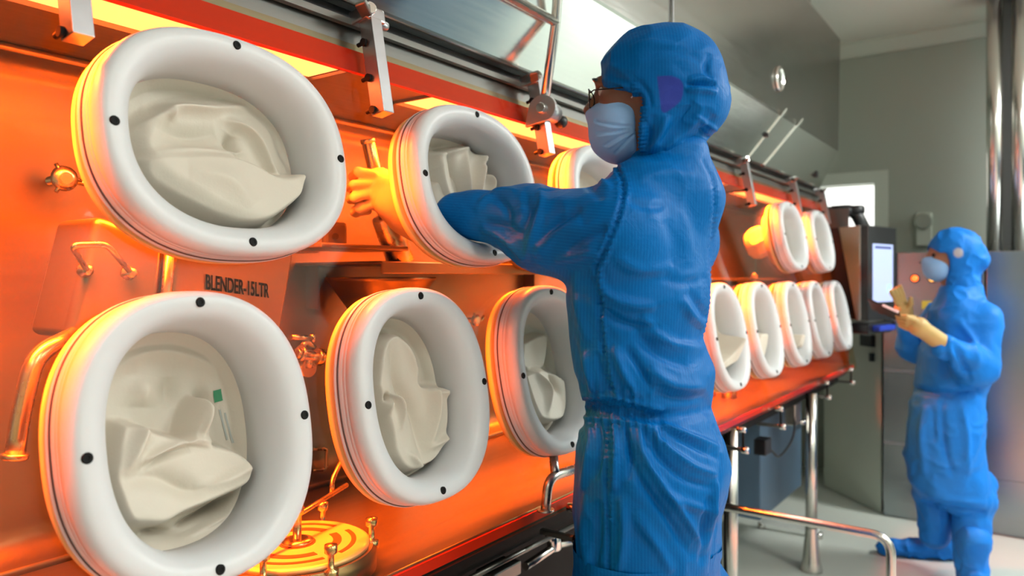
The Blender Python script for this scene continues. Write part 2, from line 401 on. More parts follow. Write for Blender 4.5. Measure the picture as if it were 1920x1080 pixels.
def crease(V, N, folds, facing=.15):
    "push the cloth out or in along folds given as lines in the photo: (points, width px, height m)"
    P = to_px(V); D = np.zeros(len(V)); vd = V-CAM; vd /= np.linalg.norm(vd, axis=1)[:, None]
    fc = np.clip(((-vd*N).sum(1)-0.0)/facing, 0, 1)
    for f in folds:
        pts, w, a = f[:3]; L = smooth_line(pts); bb = (P[:, 0] > L[:, 0].min()-3*w) & (P[:, 0] < L[:, 0].max()+3*w) & (P[:, 1] > L[:, 1].min()-3*w) & (P[:, 1] < L[:, 1].max()+3*w)
        ix = np.nonzero(bb)[0]
        if not len(ix): continue
        d, t = pline(P[ix], L); ends = f[3] if len(f) > 3 else 1
        env = np.clip(np.sin(np.pi*np.clip(t, 0, 1)), 0, 1)**.6 if ends else 1
        D[ix] += a*np.exp(-(d/w)**2)*env
    return V+N*(D*fc)[:, None]
# ================================================================== THE SETTING
WY = 5.64; XL = -.62; XR = 3.3; YN = -2.6; CZ = 3.0
def struct(name, mb, mat, **k): return tag(mb.build(name, mat, **k), kind='structure')
struct('floor', MB().box(((XL+XR)/2, (YN+WY)/2, -.05), (XR-XL+.2, WY-YN+.2, .1)), M['floor'])
struct('ceiling', MB().box(((XL+XR)/2, (YN+WY)/2, CZ+.05), (XR-XL+.2, WY-YN+.2, .1)), M['ceil'])
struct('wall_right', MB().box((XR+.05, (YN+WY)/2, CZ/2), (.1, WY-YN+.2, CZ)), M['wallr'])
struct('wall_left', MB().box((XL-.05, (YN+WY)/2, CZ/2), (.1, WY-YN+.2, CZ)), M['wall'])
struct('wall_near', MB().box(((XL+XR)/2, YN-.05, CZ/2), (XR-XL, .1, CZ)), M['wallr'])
# back wall with the window opening
wx0, wx1, wz0, wz1 = -.60, .055, 1.15, 2.02
wb = MB()
wb.box(((wx1+XR)/2, WY+.05, CZ/2), (XR-wx1, .1, CZ)); wb.box(((XL+wx0)/2, WY+.05, CZ/2), (wx0-XL, .1, CZ))
wb.box(((wx0+wx1)/2, WY+.05, wz0/2), (wx1-wx0, .1, wz0)); wb.box(((wx0+wx1)/2, WY+.05, (wz1+CZ)/2), (wx1-wx0, .1, CZ-wz1))
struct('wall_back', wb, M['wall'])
w1 = struct('window_1', MB().box(((wx0+wx1)/2, WY+.085, (wz0+wz1)/2), (wx1-wx0-.01, .02, wz1-wz0-.01)), M['window'])
fr = MB(); t = .085
fr.box(((wx0+wx1)/2, WY-.012, wz1+t/2), (wx1-wx0+2*t, .025, t), bev=.004).box(((wx0+wx1)/2, WY-.012, wz0-t/2), (wx1-wx0+2*t, .025, t), bev=.004)
fr.box((wx1+t/2, WY-.012, (wz0+wz1)/2), (t, .025, wz1-wz0), bev=.004)
fr.build('window_frame', M['cove'], w1)
struct('trim_1', MB().prism([(XL, WY, CZ-.09), (XL, WY-.02, CZ-.09), (XL, WY-.085, CZ-.02), (XL, WY-.085, CZ), (XL, WY, CZ)], (XR-XL, 0, 0)), M['cove'])
struct('baseboard_back', MB().box((1.5, WY-.01, .05), (3.0, .02, .1)), M['cove'])
struct('trim_2', MB().box((.93, WY-.02, 1.5), (.03, .04, 2.8)), M['cove'])
d1 = struct('added_door_1', MB().box((2.38, WY-.02, 1.1), (1.78, .04, 2.2), bev=.004), M['wallr']); MB().box((2.30, WY-.045, 1.1), (.012, .012, 2.16)).build('door_joint', M['dark'], d1)  # pale door added out of view as a bright surface for the hood reflection
for s_ in (-1, 1): MB().cyl((2.30+.08*s_, WY-.08, .95), (2.30+.08*s_, WY-.08, 1.25), .012, n=12).build('door_handle', M['alu'], d1)
# added ceiling luminaires, out of view behind and beside the camera
for i, (x, y) in enumerate(CEIL_LIGHTS):
    t = empty('added_ceiling_light', (x, y, 2.97), ['added flush ceiling light panel, unseen behind the camera', 'added flush ceiling light panel, unseen over the right of the room', 'added flush ceiling light panel, unseen between camera and far worker', 'added flush ceiling light panel, unseen nearest the back wall'][i], 'ceiling light', 'added flush ceiling lights')
    f = MB(); f.box((x-.6, y, 2.985), (.04, .64, .03)); f.box((x+.6, y, 2.985), (.04, .64, .03)); f.box((x, y-.3, 2.985), (1.24, .04, .03)); f.box((x, y+.3, 2.985), (1.24, .04, .03))
    f.build('frame', M['alu'], t)
    MB().box((x, y, 2.99), (1.16, .56, .012)).build('diffuser', M['ceilglow'], t)

# ================================================================== ISOLATOR
Y0, Y1 = -.75, 4.52
iso = empty('isolator', (0, (Y0+Y1)/2, 0), 'long stainless steel glovebox isolator with glowing orange chamber behind tilted glass', 'isolator')
def xg(z): return XB-TB*(z-ZB)
def strip(s0, s1, n0, n1, y0, y1):
    P = [GU*s0+GN*n0, GU*s1+GN*n0, GU*s1+GN*n1, GU*s0+GN*n1]
    return [np.array([XB, y0, ZB])+p for p in P], (0, y1-y0, 0)
# hood
hp = [(-.024, 1.868), (.076, 2.08), (.086, 2.69), (-.07, 2.925), (-.07, 2.995), (-.60, 2.995), (-.60, 1.80), (-.09, 1.80), (-.06, 1.868)]
ho = MB().prism([(x, Y0, z) for x, z in hp], (0, 4.42-Y0, 0)).build('hood', M['hood'], iso, bevel=.004)
sn_ = np.array([.904, 0, -.427]); MB().prism([np.array([-.020, Y0, 1.876])+sn_*.001, np.array([.072, Y0, 2.071])+sn_*.001, np.array([.072, Y0, 2.071])+sn_*.004, np.array([-.020, Y0, 1.876])+sn_*.004], (0, 4.40-Y0, 0)).build('slope_bright_overlay', M['slope'], ho)  # thin overlay that carries the painted bright reflection
# fold seam cover, vertical seam, porthole, pale strips, latches on the hood
sm = MB(); p = at_x(1260, 30, .081); sm.box((.0825, p[1], 2.38), (.006, .006, .60)); sm.build('panel_seam', M['alu'], ho)
q = at_x(1462, 148, .083)
MB().lathe(q-np.array([.004, 0, 0]), q+np.array([.02, 0, 0]), [(.0, .0), (.055, .0), (.055, .008), (.046, .012), (.043, .006), (0, .006)], 40).build('round_port', M['fitting'], ho)
for a, b in (((1475, 206), (1400, 303)), ((1505, 225), (1433, 312))):
    fn = lambda px, py: at_depth(px, py, 1)  # direction only
    def on_slope(px, py):
        n = np.array([.212, 0, -.10]); n /= np.linalg.norm(n); P0 = np.array([-.024, 0, 1.868])+n*.006; d = ray(px, py); return CAM+d*(((P0-CAM)@n)/(d@n))
    A_, B_ = on_slope(*a), on_slope(*b); e_ = (B_-A_)/np.linalg.norm(B_-A_); n_s = np.array([.904, 0, -.427]); MB().box((A_+B_)/2, (np.linalg.norm(B_-A_), .022, .006), ax=[e_, np.cross(n_s, e_), n_s], bev=.002).build('pale_strip', M['slope'], ho)  # pale flat strips laid diagonally on the slope
for px, py, r in ((1436, 253, .012), (1530, 327, .022)):
    c = on_slope(px, py); MB().box(c, (.02, r*1.6, r*1.6), bev=.003).build('latch', M['black'], ho)
# frame strip above the glass, black joint, red gaskets
MB().prism(*strip(.944, 1.002, -.012, -.03, Y0, 4.50)).build('head_frame', M['frame'], iso, bevel=.001)
MB().prism(*strip(1.0, 1.026, -.016, -.05, Y0, 4.50)).build('head_joint', M['black'], iso)
MB().prism(*strip(.985, .998, -.006, .004, Y0, 4.50)).build('head_lip', M['frame'], iso)
MB().prism(*strip(.9005, .943, -.008, -.016, Y0, 4.50)).build('head_gasket', M['gasket'], iso)
MB().prism(*strip(.003, .021, -.008, -.014, Y0, 4.50)).build('sill_gasket', M['gasket'], iso)
# chamber liner
def shell(prof, th, y0, y1):
    m = MB(); n = len(prof)
    for i in range(n-1):
        (x0, z0), (x1, z1) = prof[i], prof[i+1]
        m.add([(x0, y0, z0), (x1, y0, z1), (x1, y1, z1), (x0, y1, z0)], [(0, 1, 2, 3)], True)
    return m
back = [(-.355, .885)]+[(-.355-.065*math.sin(a), .95-.065*math.cos(a)) for a in np.linspace(0.1, math.pi/2, 8)]+[(-.42+.05*(1-math.cos(a)), 1.70+.05*math.sin(a)) for a in np.linspace(0, math.pi/2-.1, 8)]+[(-.365, 1.75)]
def thick(prof, th):
    P = np.array(prof); out = []
    for i in range(len(P)):
        d = P[min(i+1, len(P)-1)]-P[max(i-1, 0)]; d /= np.linalg.norm(d); out.append(P[i]+np.array([-d[1], d[0]])*(-th))
    return prof+[tuple(p) for p in out[::-1]]
bp_ = MB(); pr = thick(back, .012); n_ = len(pr)
bp_.add([(x, Y0, z) for x, z in pr]+[(x, Y1-.02, z) for x, z in pr], [(i, (i+1) % n_, n_+(i+1) % n_, n_+i) for i in range(n_)], True)
bp_.build('back_panel', M['chamber'], iso)
MB().prism([(xg(.885)-.014, Y0, .885), (-.36, Y0, .885), (-.36, Y0, .862), (xg(.862)-.014, Y0, .862)], (0, Y1-Y0, 0)).build('worktop', M['chamber'], iso, bevel=.002)
cp = MB()   # chamber ceiling, left open over the lamps
xc = xg(1.755)-.016
cp.box(((xc-.030)/2-.0, (Y0+Y1)/2, 1.757), (abs(xc+.030)+.004, Y1-Y0, .012))
cp.box(((-.148-.37)/2, (Y0+Y1)/2, 1.757), (.222, Y1-Y0, .012))
ys = [Y0]+[v for ab in LAMP_Y for v in ab]+[Y1]
for a, b in zip(ys[::2], ys[1::2]): cp.box((-.089, (a+b)/2, 1.757), (.12, b-a, .012))
cp.build('chamber_ceiling', M['chamber'], iso)
MB().box((-.15, Y1-.005, 1.32), (.52, .01, .88)).build('end_panel', M['chamber'], iso)
for a, b in LAMP_Y:
    MB().box((LAMP_X, (a+b)/2, 1.756), (.108, b-a, .006)).build('lamp_diffuser', M['lampglow'], iso)
    l = MB(); 
    for xx in (-.144, -.033): l.box((xx, (a+b)/2, 1.749), (.006, b-a+.012, .008))
    for yy in (a-.003, b+.003): l.box((LAMP_X, yy, 1.749), (.117, .006, .008))
    l.build('lamp_frame', M['chamber'], iso)
# under-carriage
u = MB(); u.box((-.15, (Y0+Y1)/2, .815), (.42, Y1-Y0-.06, .075)); u.box((.075, (Y0+Y1)/2, .838), (.04, Y1-Y0-.04, .03))
u.build('undercarriage', M['dark'], iso)
for (x, y) in ((.085, 2.64), (.12, 3.64), (-.33, 4.30), (.06, .25), (-.33, 2.4)):
    MB().cyl((x, y, .09), (x, y, .83), .026, n=24).lathe((x, y, .0), (x, y, .2), [(0, 0), (.05, 0), (.05, .012), (.04, .05), (.028, .17), (.026, .2)], 24).build('leg', M['leg'], iso)
MB().box((.035, 2.62, .42), (.03, .05, .84)).build('side_post', M['dark'], iso)
# glass panes with holes for the ports
PORTS_U = [.636, 1.197, 1.755, 3.537, 4.09]; PORTS_L = [.538, .9535, 1.375, 1.79, 2.466, 2.88, 3.32, 3.725, 4.17]
SU, SL = .7015, .307
UO, UI, LO, LI = (.197, .163), (.147, .117), (.165, .184), (.111, .140)
NE = 2.35
def sup(t, A, B):
    c, s = math.cos(t), math.sin(t); return (A*math.copysign(abs(c)**(2/NE), c), B*math.copysign(abs(s)**(2/NE), s))
def pane(y0, y1, s0, s1):
    bm = bmesh.new(); th = .010; loops = [[(y0, s0), (y1, s0), (y1, s1), (y0, s1)]]
    for lst, s, (A, B) in ((PORTS_U, SU, (UI[0]+.012, UI[1]+.012)), (PORTS_L, SL, (LI[0]+.012, LI[1]+.012))):
        for y in lst:
            if y0 < y < y1: loops.append([(y+sup(2*math.pi*k/48, A, B)[0], s+sup(2*math.pi*k/48, A, B)[1]) for k in range(48)])
    ed = []
    for lp in loops:
        vs = [bm.verts.new(glass(a, b, .005)) for a, b in lp]; ed += [bm.edges.new((vs[i], vs[(i+1) % len(vs)])) for i in range(len(vs))]
    bmesh.ops.triangle_fill(bm, use_beauty=True, use_dissolve=False, edges=ed)
    r = bmesh.ops.extrude_face_region(bm, geom=list(bm.faces)); 
    for v in [g for g in r['geom'] if isinstance(g, bmesh.types.BMVert)]: v.co -= Vector(GN*th)
    bmesh.ops.recalc_face_normals(bm, faces=bm.faces)
    me = bpy.data.meshes.new('glass_pane'); bm.to_mesh(me); bm.free(); me.materials.append(M['glass'])
    o = bpy.data.objects.new('glass_pane', me); SC.collection.objects.link(o); o.parent = iso; o.matrix_parent_inverse = parent_matrix(iso).inverted(); return o
pane(Y0, 2.10, .0, .9465); pane(2.106, 4.50, .0, .9465)

# ------------------------------------------------------------------ glove ports
TILT = -math.atan(TB)
def ring_mesh(O, I, prof, name, mat, n=112, parent=None):
    v = []; m = len(prof)
    for w, h in prof:
        A, B = O[0]+(I[0]-O[0])*w, O[1]+(I[1]-O[1])*w
        for k in range(n):
            a, b = sup(2*math.pi*k/n, A, B); v.append((h, a, b))
    f = [(i*n+k, ((i+1) % m)*n+k, ((i+1) % m)*n+(k+1) % n, i*n+(k+1) % n) for i in range(m) for k in range(n)]
    o = mesh_obj(name, v, f, mat, parent, local=True); bm = bmesh.new(); bm.from_mesh(o.data); bmesh.ops.recalc_face_normals(bm, faces=bm.faces); bm.to_mesh(o.data); bm.free()
    return o
RP = [(-.02, .0055), (-.05, .0065), (-.05, .0105), (.0, .0125), (0, .0150), (0, .0240), (.014, .0248), (0, .0256), (0, .0310), (.014, .0318), (0, .0326), (0, .0420), (.03, .0480), (.08, .0535), (.16, .0570), (.28, .0588), (.45, .0582), (.62, .0555), (.76, .0500), (.87, .0415), (.95, .0305), (1, .016), (1.0, .0), (1.0, -.048), (.9, -.048), (.88, .0055)]
GP = [(-.02, .0125), (-.03, .0130), (-.03, .0147), (-.02, .0152), (.05, .0152), (.05, .0125)]
FP = [(.02, -.0055), (.0, -.008), (.0, -.014), (.06, -.020), (.6, -.024), (.86, -.024), (.86, -.0055)]
def loc2(px, py, cy, cs, off=.02):
    q = at_glass(px, py, off)-np.array([XB, 0, ZB]); return (q[1]-cy, q@GU-cs)
def sleeve(name, parent, I, cy, cs, feats, seed, base=-.045, crum=.010, rim=-.028, nr=70, nt=150, extra=None):
    rr = np.linspace(0, 1, nr)**.85; V = []; P2 = []
    for r in rr:
        for k in range(nt):
            P2.append(sup(2*math.pi*k/nt, I[0]*1.012*r, I[1]*1.012*r))
    P2 = np.array(P2); r = np.repeat(rr, nt)
    h = rim+(base-rim)*(1-r**3.0)
    Q = np.stack([P2[:, 0]*11+seed*3.1, P2[:, 1]*11, np.full(len(P2), seed*1.7)], 1)
    wr = np.stack([vn(Q, 1), vn(Q+5, 2), np.zeros(len(P2))], 1)*.6
    rg = 1-np.abs(vn(Q*np.array([1.0, 1.3, 1])+wr, 3)); h = h+crum*(rg**2-.45)*np.clip((1-r)*4, 0, 1)
    rg = 1-np.abs(vn(Q*2.3+wr*1.4, 4)); h = h+crum*.35*(rg**2-.45)*np.clip((1-r)*4, 0, 1)
    edge = np.clip((1-r)*9, 0, 1)
    shift = np.zeros((len(P2), 2))
    for f in feats:
        L = np.array([loc2(x, y, cy, cs, max(-.02, f[2]-.01) if f[0] == 'F' else -.02) for x, y in f[1]])
        if f[0] == 'F':
            sd = poly_sd(P2, smooth_line(np.vstack([L, L[:1]]), 5)[:-1]); g = np.clip(.5-sd/(2*f[3]), 0, 1); g = g*g*(3-2*g)
            c = L.mean(0); gr = f[4] if len(f) > 4 else (0, 0)
            ht = f[2]+(P2[:, 0]-c[0])*gr[0]+(P2[:, 1]-c[1])*gr[1]+.35*(h-base)
            h = h*(1-g)+ht*g
        else:
            d, t = pline(P2, smooth_line(L)); env = .25+.75*np.sin(np.pi*np.clip(t, 0, 1)); pw = f[4] if len(f) > 4 else 1.5
            h = h+1.7*f[3]*np.exp(-(d/f[2])**pw)*env
    h = h-.014; h = np.where(edge < 1, h*edge+rim*(1-edge), h)
    V = np.stack([h, P2[:, 0], P2[:, 1]], 1)
    F_ = [(i*nt+k, i*nt+(k+1) % nt, (i+1)*nt+(k+1) % nt, (i+1)*nt+k) for i in range(nr-1) for k in range(nt)]
    VV = V.copy(); Q4 = np.array(F_); W = relax(V, Q4, .5); inner = (r > .02) & (r < .99); VV[inner] = W[inner]
    return mesh_obj(name, VV, F_, M['glove'], parent, local=True)
screw_src = {}
def screw(parent, a, b, h):
    if 'm' not in screw_src:
        m = MB(); m.lathe((0, 0, 0), (1, 0, 0), [(.0064, -.006), (.0064, .0010), (.0054, .0020), (.0030, .0020), (.0026, .0006), (0, .0006)], 18)
        o = m.build('screw', M['dark'], parent, local=True); screw_src['m'] = o.data
    else:
        o = bpy.data.objects.new('screw', screw_src['m']); SC.collection.objects.link(o); o.parent = parent
    o.location = (h, a, b); return o
RNG = {}
def port(kind, y, label, feats=(), seed=0, base=-.045, crum=.010, det=1.0, screws=True):
    O, I, s = (UO, UI, SU) if kind == 'U' else (LO, LI, SL)
    c = glass(y, s); t = empty('glove_port', c, label, 'glove port', 'oval glove ports on the isolator glass', (0, TILT, 0))
    if kind not in RNG:
        RNG[kind] = [ring_mesh(O, I, RP, 'ring', M['ring'], parent=t), ring_mesh(O, I, GP, 'seal', M['rubber'], parent=t), ring_mesh(O, I, FP, 'inner_flange', M['flange'], parent=t)]
    else:
        for src in RNG[kind]: o = src.copy(); SC.collection.objects.link(o); o.parent = t
    if screws:
        if kind == 'U': pos = [(.008, .146), (-.1795, -.001), (.1795, -.001), (-.003, -.1455)]
        else: pos = [(.006, .1665), (-.147, -.002), (.147, .001), (-.005, -.165)]
        for a, b in pos: screw(t, a, b, .0582)
    sleeve('glove_sleeve', t, (I[0]*1.0, I[1]*1.0), y, s, feats, seed, base, crum, nr=int(96*det), nt=int(210*det))
    return t
P = {}
# feature lists: F = folded lump (outline, height, edge softness, slope), R = ridge or valley line (points, width, height)
P['U1'] = port('U', .636, 'large oval glove port at top left, nearest the camera, cream glove bunched inside', [
    ('F', [(262, 250), (285, 215), (330, 190), (400, 182), (470, 190), (520, 235), (545, 300), (588, 332), (560, 372), (495, 424), (430, 424), (330, 365), (280, 320), (262, 285)], -.006, .016, (-.05, -.10)),
    ('F', [(275, 290), (330, 285), (425, 288), (475, 305), (520, 330), (592, 330), (570, 365), (495, 420), (430, 420), (340, 372), (285, 330)], .016, .010, (.10, -.05)),
    ('R', [(262, 232), (300, 215), (330, 200), (395, 204), (468, 196)], .008, .012), ('R', [(320, 205), (318, 228)], .006, .008),
    ('R', [(275, 290), (350, 284), (425, 290), (455, 284)], .007, .010), ('R', [(425, 226), (450, 235), (478, 262), (505, 318), (520, 332)], .008, .014),
    ('R', [(440, 250), (436, 272), (440, 288)], .009, -.016), ('R', [(300, 245), (360, 255), (410, 250)], .014, -.010),
    ('R', [(520, 340), (560, 338), (590, 333)], .007, .012), ('R', [(545, 380), (520, 402), (490, 424)], .004, -.016), ('R', [(330, 330), (400, 350), (440, 400)], .02, .008)], 3, -.040, .006)
P['L1'] = port('L', .538, 'large oval glove port at lower left, glove folded low with a green stamp', [
    ('F', [(216, 885), (235, 800), (262, 790), (330, 812), (395, 826), (440, 838), (466, 860), (468, 905), (420, 935), (350, 965), (300, 990), (240, 978)], .004, .009, (0.05, -.12)),
    ('F', [(355, 830), (372, 770), (388, 742), (397, 770), (400, 830)], -.004, .006), ('R', [(372, 822), (380, 780), (389, 745)], .008, .014),
    ('R', [(398, 745), (400, 790), (398, 820)], .004, -.025), ('R', [(235, 880), (262, 815), (264, 792)], .008, .012), ('R', [(262, 866), (300, 845), (345, 828)], .005, .010),
    ('R', [(262, 880), (310, 850), (350, 838)], .005, -.008), ('R', [(225, 900), (290, 895), (350, 920), (400, 900), (466, 882)], .012, -.010), ('R', [(355, 918), (420, 895), (466, 870)], .010, .012),
    ('R', [(240, 985), (300, 992), (350, 998)], .005, -.014), ('R', [(465, 905), (430, 945), (360, 985)], .004, -.020), ('R', [(478, 905), (450, 955), (370, 1005)], .004, .010),
    ('R', [(225, 700), (270, 665), (330, 655), (400, 675), (430, 700)], .012, .008), ('R', [(300, 700), (295, 760)], .02, .010), ('R', [(345, 700), (350, 760)], .014, -.008), ('R', [(400, 720), (420, 790)], .01, -.010)], 5, -.052, .004)
P['U2'] = port('U', 1.197, 'oval glove port with the worker\'s blue sleeve pushed into it', [
    ('F', [(815, 285), (860, 275), (905, 272), (940, 330), (950, 360), (930, 400), (900, 440), (875, 440), (835, 360)], -.012, .012, (-.1, .05)),
    ('R', [(835, 270), (850, 320), (870, 380), (895, 435)], .010, -.022), ('R', [(868, 285), (868, 340), (885, 410), (898, 435)], .007, .018), ('R', [(905, 262), (895, 300), (888, 360), (892, 420)], .008, .022),
    ('R', [(905, 265), (930, 300), (950, 355)], .006, .012), ('R', [(895, 315), (915, 325)], .006, -.024), ('R', [(905, 318), (918, 345), (915, 380)], .008, .016), ('R', [(820, 290), (870, 278), (905, 268)], .006, .008),
    ('R', [(845, 400), (870, 420), (895, 440)], .006, -.012)], 7, -.050, .005)
P['L2'] = port('L', .9535, 'lower-row oval glove port above the round lid, glove hanging in a crooked fold', [
    ('F', [(712, 720), (722, 650), (745, 622), (765, 640), (785, 690), (800, 725), (862, 728), (880, 825), (800, 878), (770, 886), (745, 860), (735, 800)], .010, .009, (.02, -.02)),
    ('R', [(745, 624), (762, 670), (785, 720), (795, 770), (790, 830)], .010, .020), ('R', [(795, 728), (830, 740), (862, 728)], .006, .010), ('R', [(725, 650), (740, 720), (768, 780), (780, 870)], .012, -.014),
    ('R', [(715, 780), (722, 745), (735, 765), (738, 800)], .005, .014), ('R', [(714, 752), (722, 742)], .006, -.022), ('R', [(828, 812), (850, 795)], .012, -.010), ('R', [(790, 840), (840, 815), (880, 822)], .006, .010),
    ('R', [(770, 890), (830, 868), (872, 840)], .005, -.020), ('R', [(750, 850), (775, 884)], .006, .010), ('R', [(800, 640), (815, 680), (822, 715)], .010, .006)], 9, -.050, .005)
P['L3'] = port('L', 1.375, 'oval glove port in the lower row partly hidden by the worker, glove slumped', [
    ('F', [(990, 700), (1025, 690), (1055, 705), (1066, 735), (1052, 785), (1020, 790), (1005, 770)], .006, .008, (0, -.1)), ('F', [(990, 640), (1030, 625), (1028, 690), (992, 690)], -.02, .008),
    ('R', [(1000, 700), (1015, 730), (1012, 775)], .007, .012), ('R', [(1025, 700), (1040, 740)], .008, -.012), ('R', [(1030, 690), (1058, 705)], .006, .010)], 11, -.060, .006)
P['U3'] = port('U', 1.755, 'oval glove port in the upper row just left of the worker\'s mask', [], 13, -.05, .012, .8)
P['L4'] = port('L', 1.79, 'oval glove port in the lower row directly behind the worker', [], 15, -.05, .012, .6)
P['L5'] = port('L', 2.466, 'oval glove port just right of the worker, pointed glove fold sticking out', [
    ('R', [(1352, 600), (1356, 640), (1362, 680)], .012, .008), ('F', [(1386, 618), (1418, 630), (1404, 662), (1376, 696), (1360, 692), (1380, 660)], .055, .010, (.15, .5)), ('R', [(1384, 640), (1376, 675)], .008, -.02), ('R', [(1355, 705), (1385, 702)], .006, -.02)], 17, -.055, .006, .8)
P['L6'] = port('L', 2.88, 'oval glove port second right of the worker, square glove flap in its lower half', [
    ('F', [(1423, 625), (1468, 622), (1468, 665), (1425, 670)], .020, .009, (0, .25)), ('R', [(1440, 672), (1460, 670)], .008, -.02)], 19, -.045, .005, .7)
P['L7'] = port('L', 3.32, 'oval glove port third right of the worker, with a small folded glove tip', [
    ('F', [(1502, 625), (1524, 626), (1530, 650), (1506, 652)], .050, .009, (0, .3)), ('R', [(1495, 635), (1512, 650)], .008, .014)], 21, -.045, .005, .6)
P['L8'] = port('L', 3.725, 'oval glove port fourth right of the worker, glove creased diagonally', [('R', [(1535, 590), (1550, 612)], .008, .018), ('R', [(1540, 622), (1555, 600)], .007, .014), ('R', [(1538, 620), (1550, 640)], .008, -.016)], 23, -.045, .005, .6)
P['L9'] = port('L', 4.17, 'oval glove port at the far end of the lower row, beside the control screen', [], 25, -.04, .006, .6)
P['U4'] = port('U', 3.537, 'oval glove port in the upper row far right, above the orange glow', [], 27, -.05, .008, .6)
P['U5'] = port('U', 4.09, 'oval glove port at the far end of the upper row', [], 29, -.045, .008, .6)
# green stamp on the lower left sleeve
def sleeve_mark(px, py, w, h, mat, ang=0, name='stamp'):
    sl = [c for c in P['L1'].children if c.name.startswith('glove_sleeve')][0]
    a, b = loc2(px, py, .538, SL, -.035)
    vs = np.array([v.co[:] for v in sl.data.vertices]); out = []
    c, s = math.cos(ang), math.sin(ang); f = []; G = 6
    for i in range(G+1):
        for j in range(G+1):
            x, y = (i/G-.5)*w, (j/G-.5)*h; aa, bb = a+c*x-s*y, b+s*x+c*y
            k = np.argmin((vs[:, 1]-aa)**2+(vs[:, 2]-bb)**2); out.append((vs[k, 0]+.0012, aa, bb))
    for i in range(G):
        for j in range(G): q = i*(G+1)+j; f.append((q, q+1, q+G+2, q+G+1))
    mesh_obj(name, out, f, mat, P['L1'], local=True)
sleeve_mark(421, 740, .010, .017, M['greenink'], .15)
for i, x in enumerate((432, 440)): sleeve_mark(x, 795+6*i, .0022, .045, simple('faint_grey_ink', (.42, .45, .42), .6), .12, 'printed_line')

# ------------------------------------------------------------------ pane clamps
def clamp(y, label, proto=[None]):
    t = empty('pane_clamp', glass(y, .90), label, 'clamp', 'aluminium clamps along the top of the glass', (0, TILT, 0))
    if proto[0] is None:
        MB().box((.032, 0, -.002), (.032, .026, .178), bev=.0015).build('bar', M['alu'], t, local=True)
        for zz in (-.082, -.022, .045): MB().cyl((.024, -.019, zz), (.024, -.012, zz), .007, n=14).cyl((.008, -.015, zz), (.024, -.015, zz), .004, n=10).build('bolt', M['dark'], t, local=True)
        MB().box((.022, .004, .098), (.044, .050, .026), bev=.004).build('pivot_block', M['alu'], t, local=True)
        m = MB(); m.prism([(.030, -.018, .108), (.030, -.018, .086), (.052, -.056, .090), (.056, -.056, .096)], (.020, .006, 0)); m.build('lever', M['frame'], t, local=True, bevel=.002)
        MB().cyl((.044, -.012, .100), (.054, -.016, .100), .011, n=20, bev=.001).build('lever_pin', M['fitting'], t, local=True)
        MB().cyl((.022, .026, .096), (.022, .052, .094), .009, n=16, bev=.001).build('stop_pin', M['alu'], t, local=True)
        proto[0] = t
    else:
        for ch in proto[0].children: c = ch.copy(); SC.collection.objects.link(c); c.parent = t
    return t
for y, l in ((.435, 'aluminium pane clamp at the top left corner, nearest the camera'), (.955, 'aluminium pane clamp between the two big upper glove ports'), (1.50, 'aluminium pane clamp beside the rail hinge with the black knob'),
             (3.05, 'aluminium pane clamp just right of the worker\'s shoulder'), (3.78, 'aluminium pane clamp over the far upper glove ports'), (4.36, 'aluminium pane clamp at the far end of the glass'), (2.2, 'aluminium pane clamp hidden behind the worker\'s hood')):
    clamp(y, l)
# ------------------------------------------------------------------ hinged tube rail with its hinge disc
hc = at_glass(1020, 205, .055)
rt = empty('tube_rail', hc, 'stainless tube rail rising from a round hinge plate with a black knob', 'rail')
d_ = np.array([.12, -.99, 0.0]); d_ /= np.linalg.norm(d_); sd_ = np.array([.99, .12, 0])
disc = MB(); U_ = np.array([0, 0, 1.0])
pl = [hc+d_*.012+sd_*(.036*math.cos(a))+U_*(.032*math.sin(a)) for a in np.linspace(-1.1, math.pi-.2, 20)]+[hc+d_*.012+sd_*-.045+U_*-.040]
disc.prism(pl, -d_*.012); disc.build('hinge_plate', M['alu'], rt, bevel=.001)
MB().cyl(hc+d_*.010, hc+d_*.022, .012, n=20, bev=.001).build('hinge_bolt', M['fitting'], rt)
MB().cyl(hc+d_*.0, hc-d_*.055, .024, n=28, bev=.002).build('hinge_drum', M['alu'], rt)
kb = hc-d_*.055+U_*-.012; sd_ = -d_*1.0; d_ = d_*.0
MB().cyl(kb, kb+sd_*.03+d_*.01, .005, n=10).build('knob_stem', M['fitting'], rt)
MB().lathe(kb+sd_*.025+d_*.01, kb+sd_*.06+d_*.01, [(0, 0), (.012, .001), (.0165, .010), (.0165, .020), (.010, .027), (0, .028)], 20).build('knob', M['black'], rt)
top = at_depth(1047, -30, 1.70); jn = at_depth(1042, 42, 1.775)
MB().tube([hc+U_*.01+d_*-.002, jn, top+U_*.005, top+U_*.30], .0115, 18).build('upright_tube', M['leg'], rt)
MB().tube([jn, jn+np.array([0.01, -.45, .0]), jn+np.array([.02, -.9, .0])], .0115, 18).build('cross_tube', M['leg'], rt)
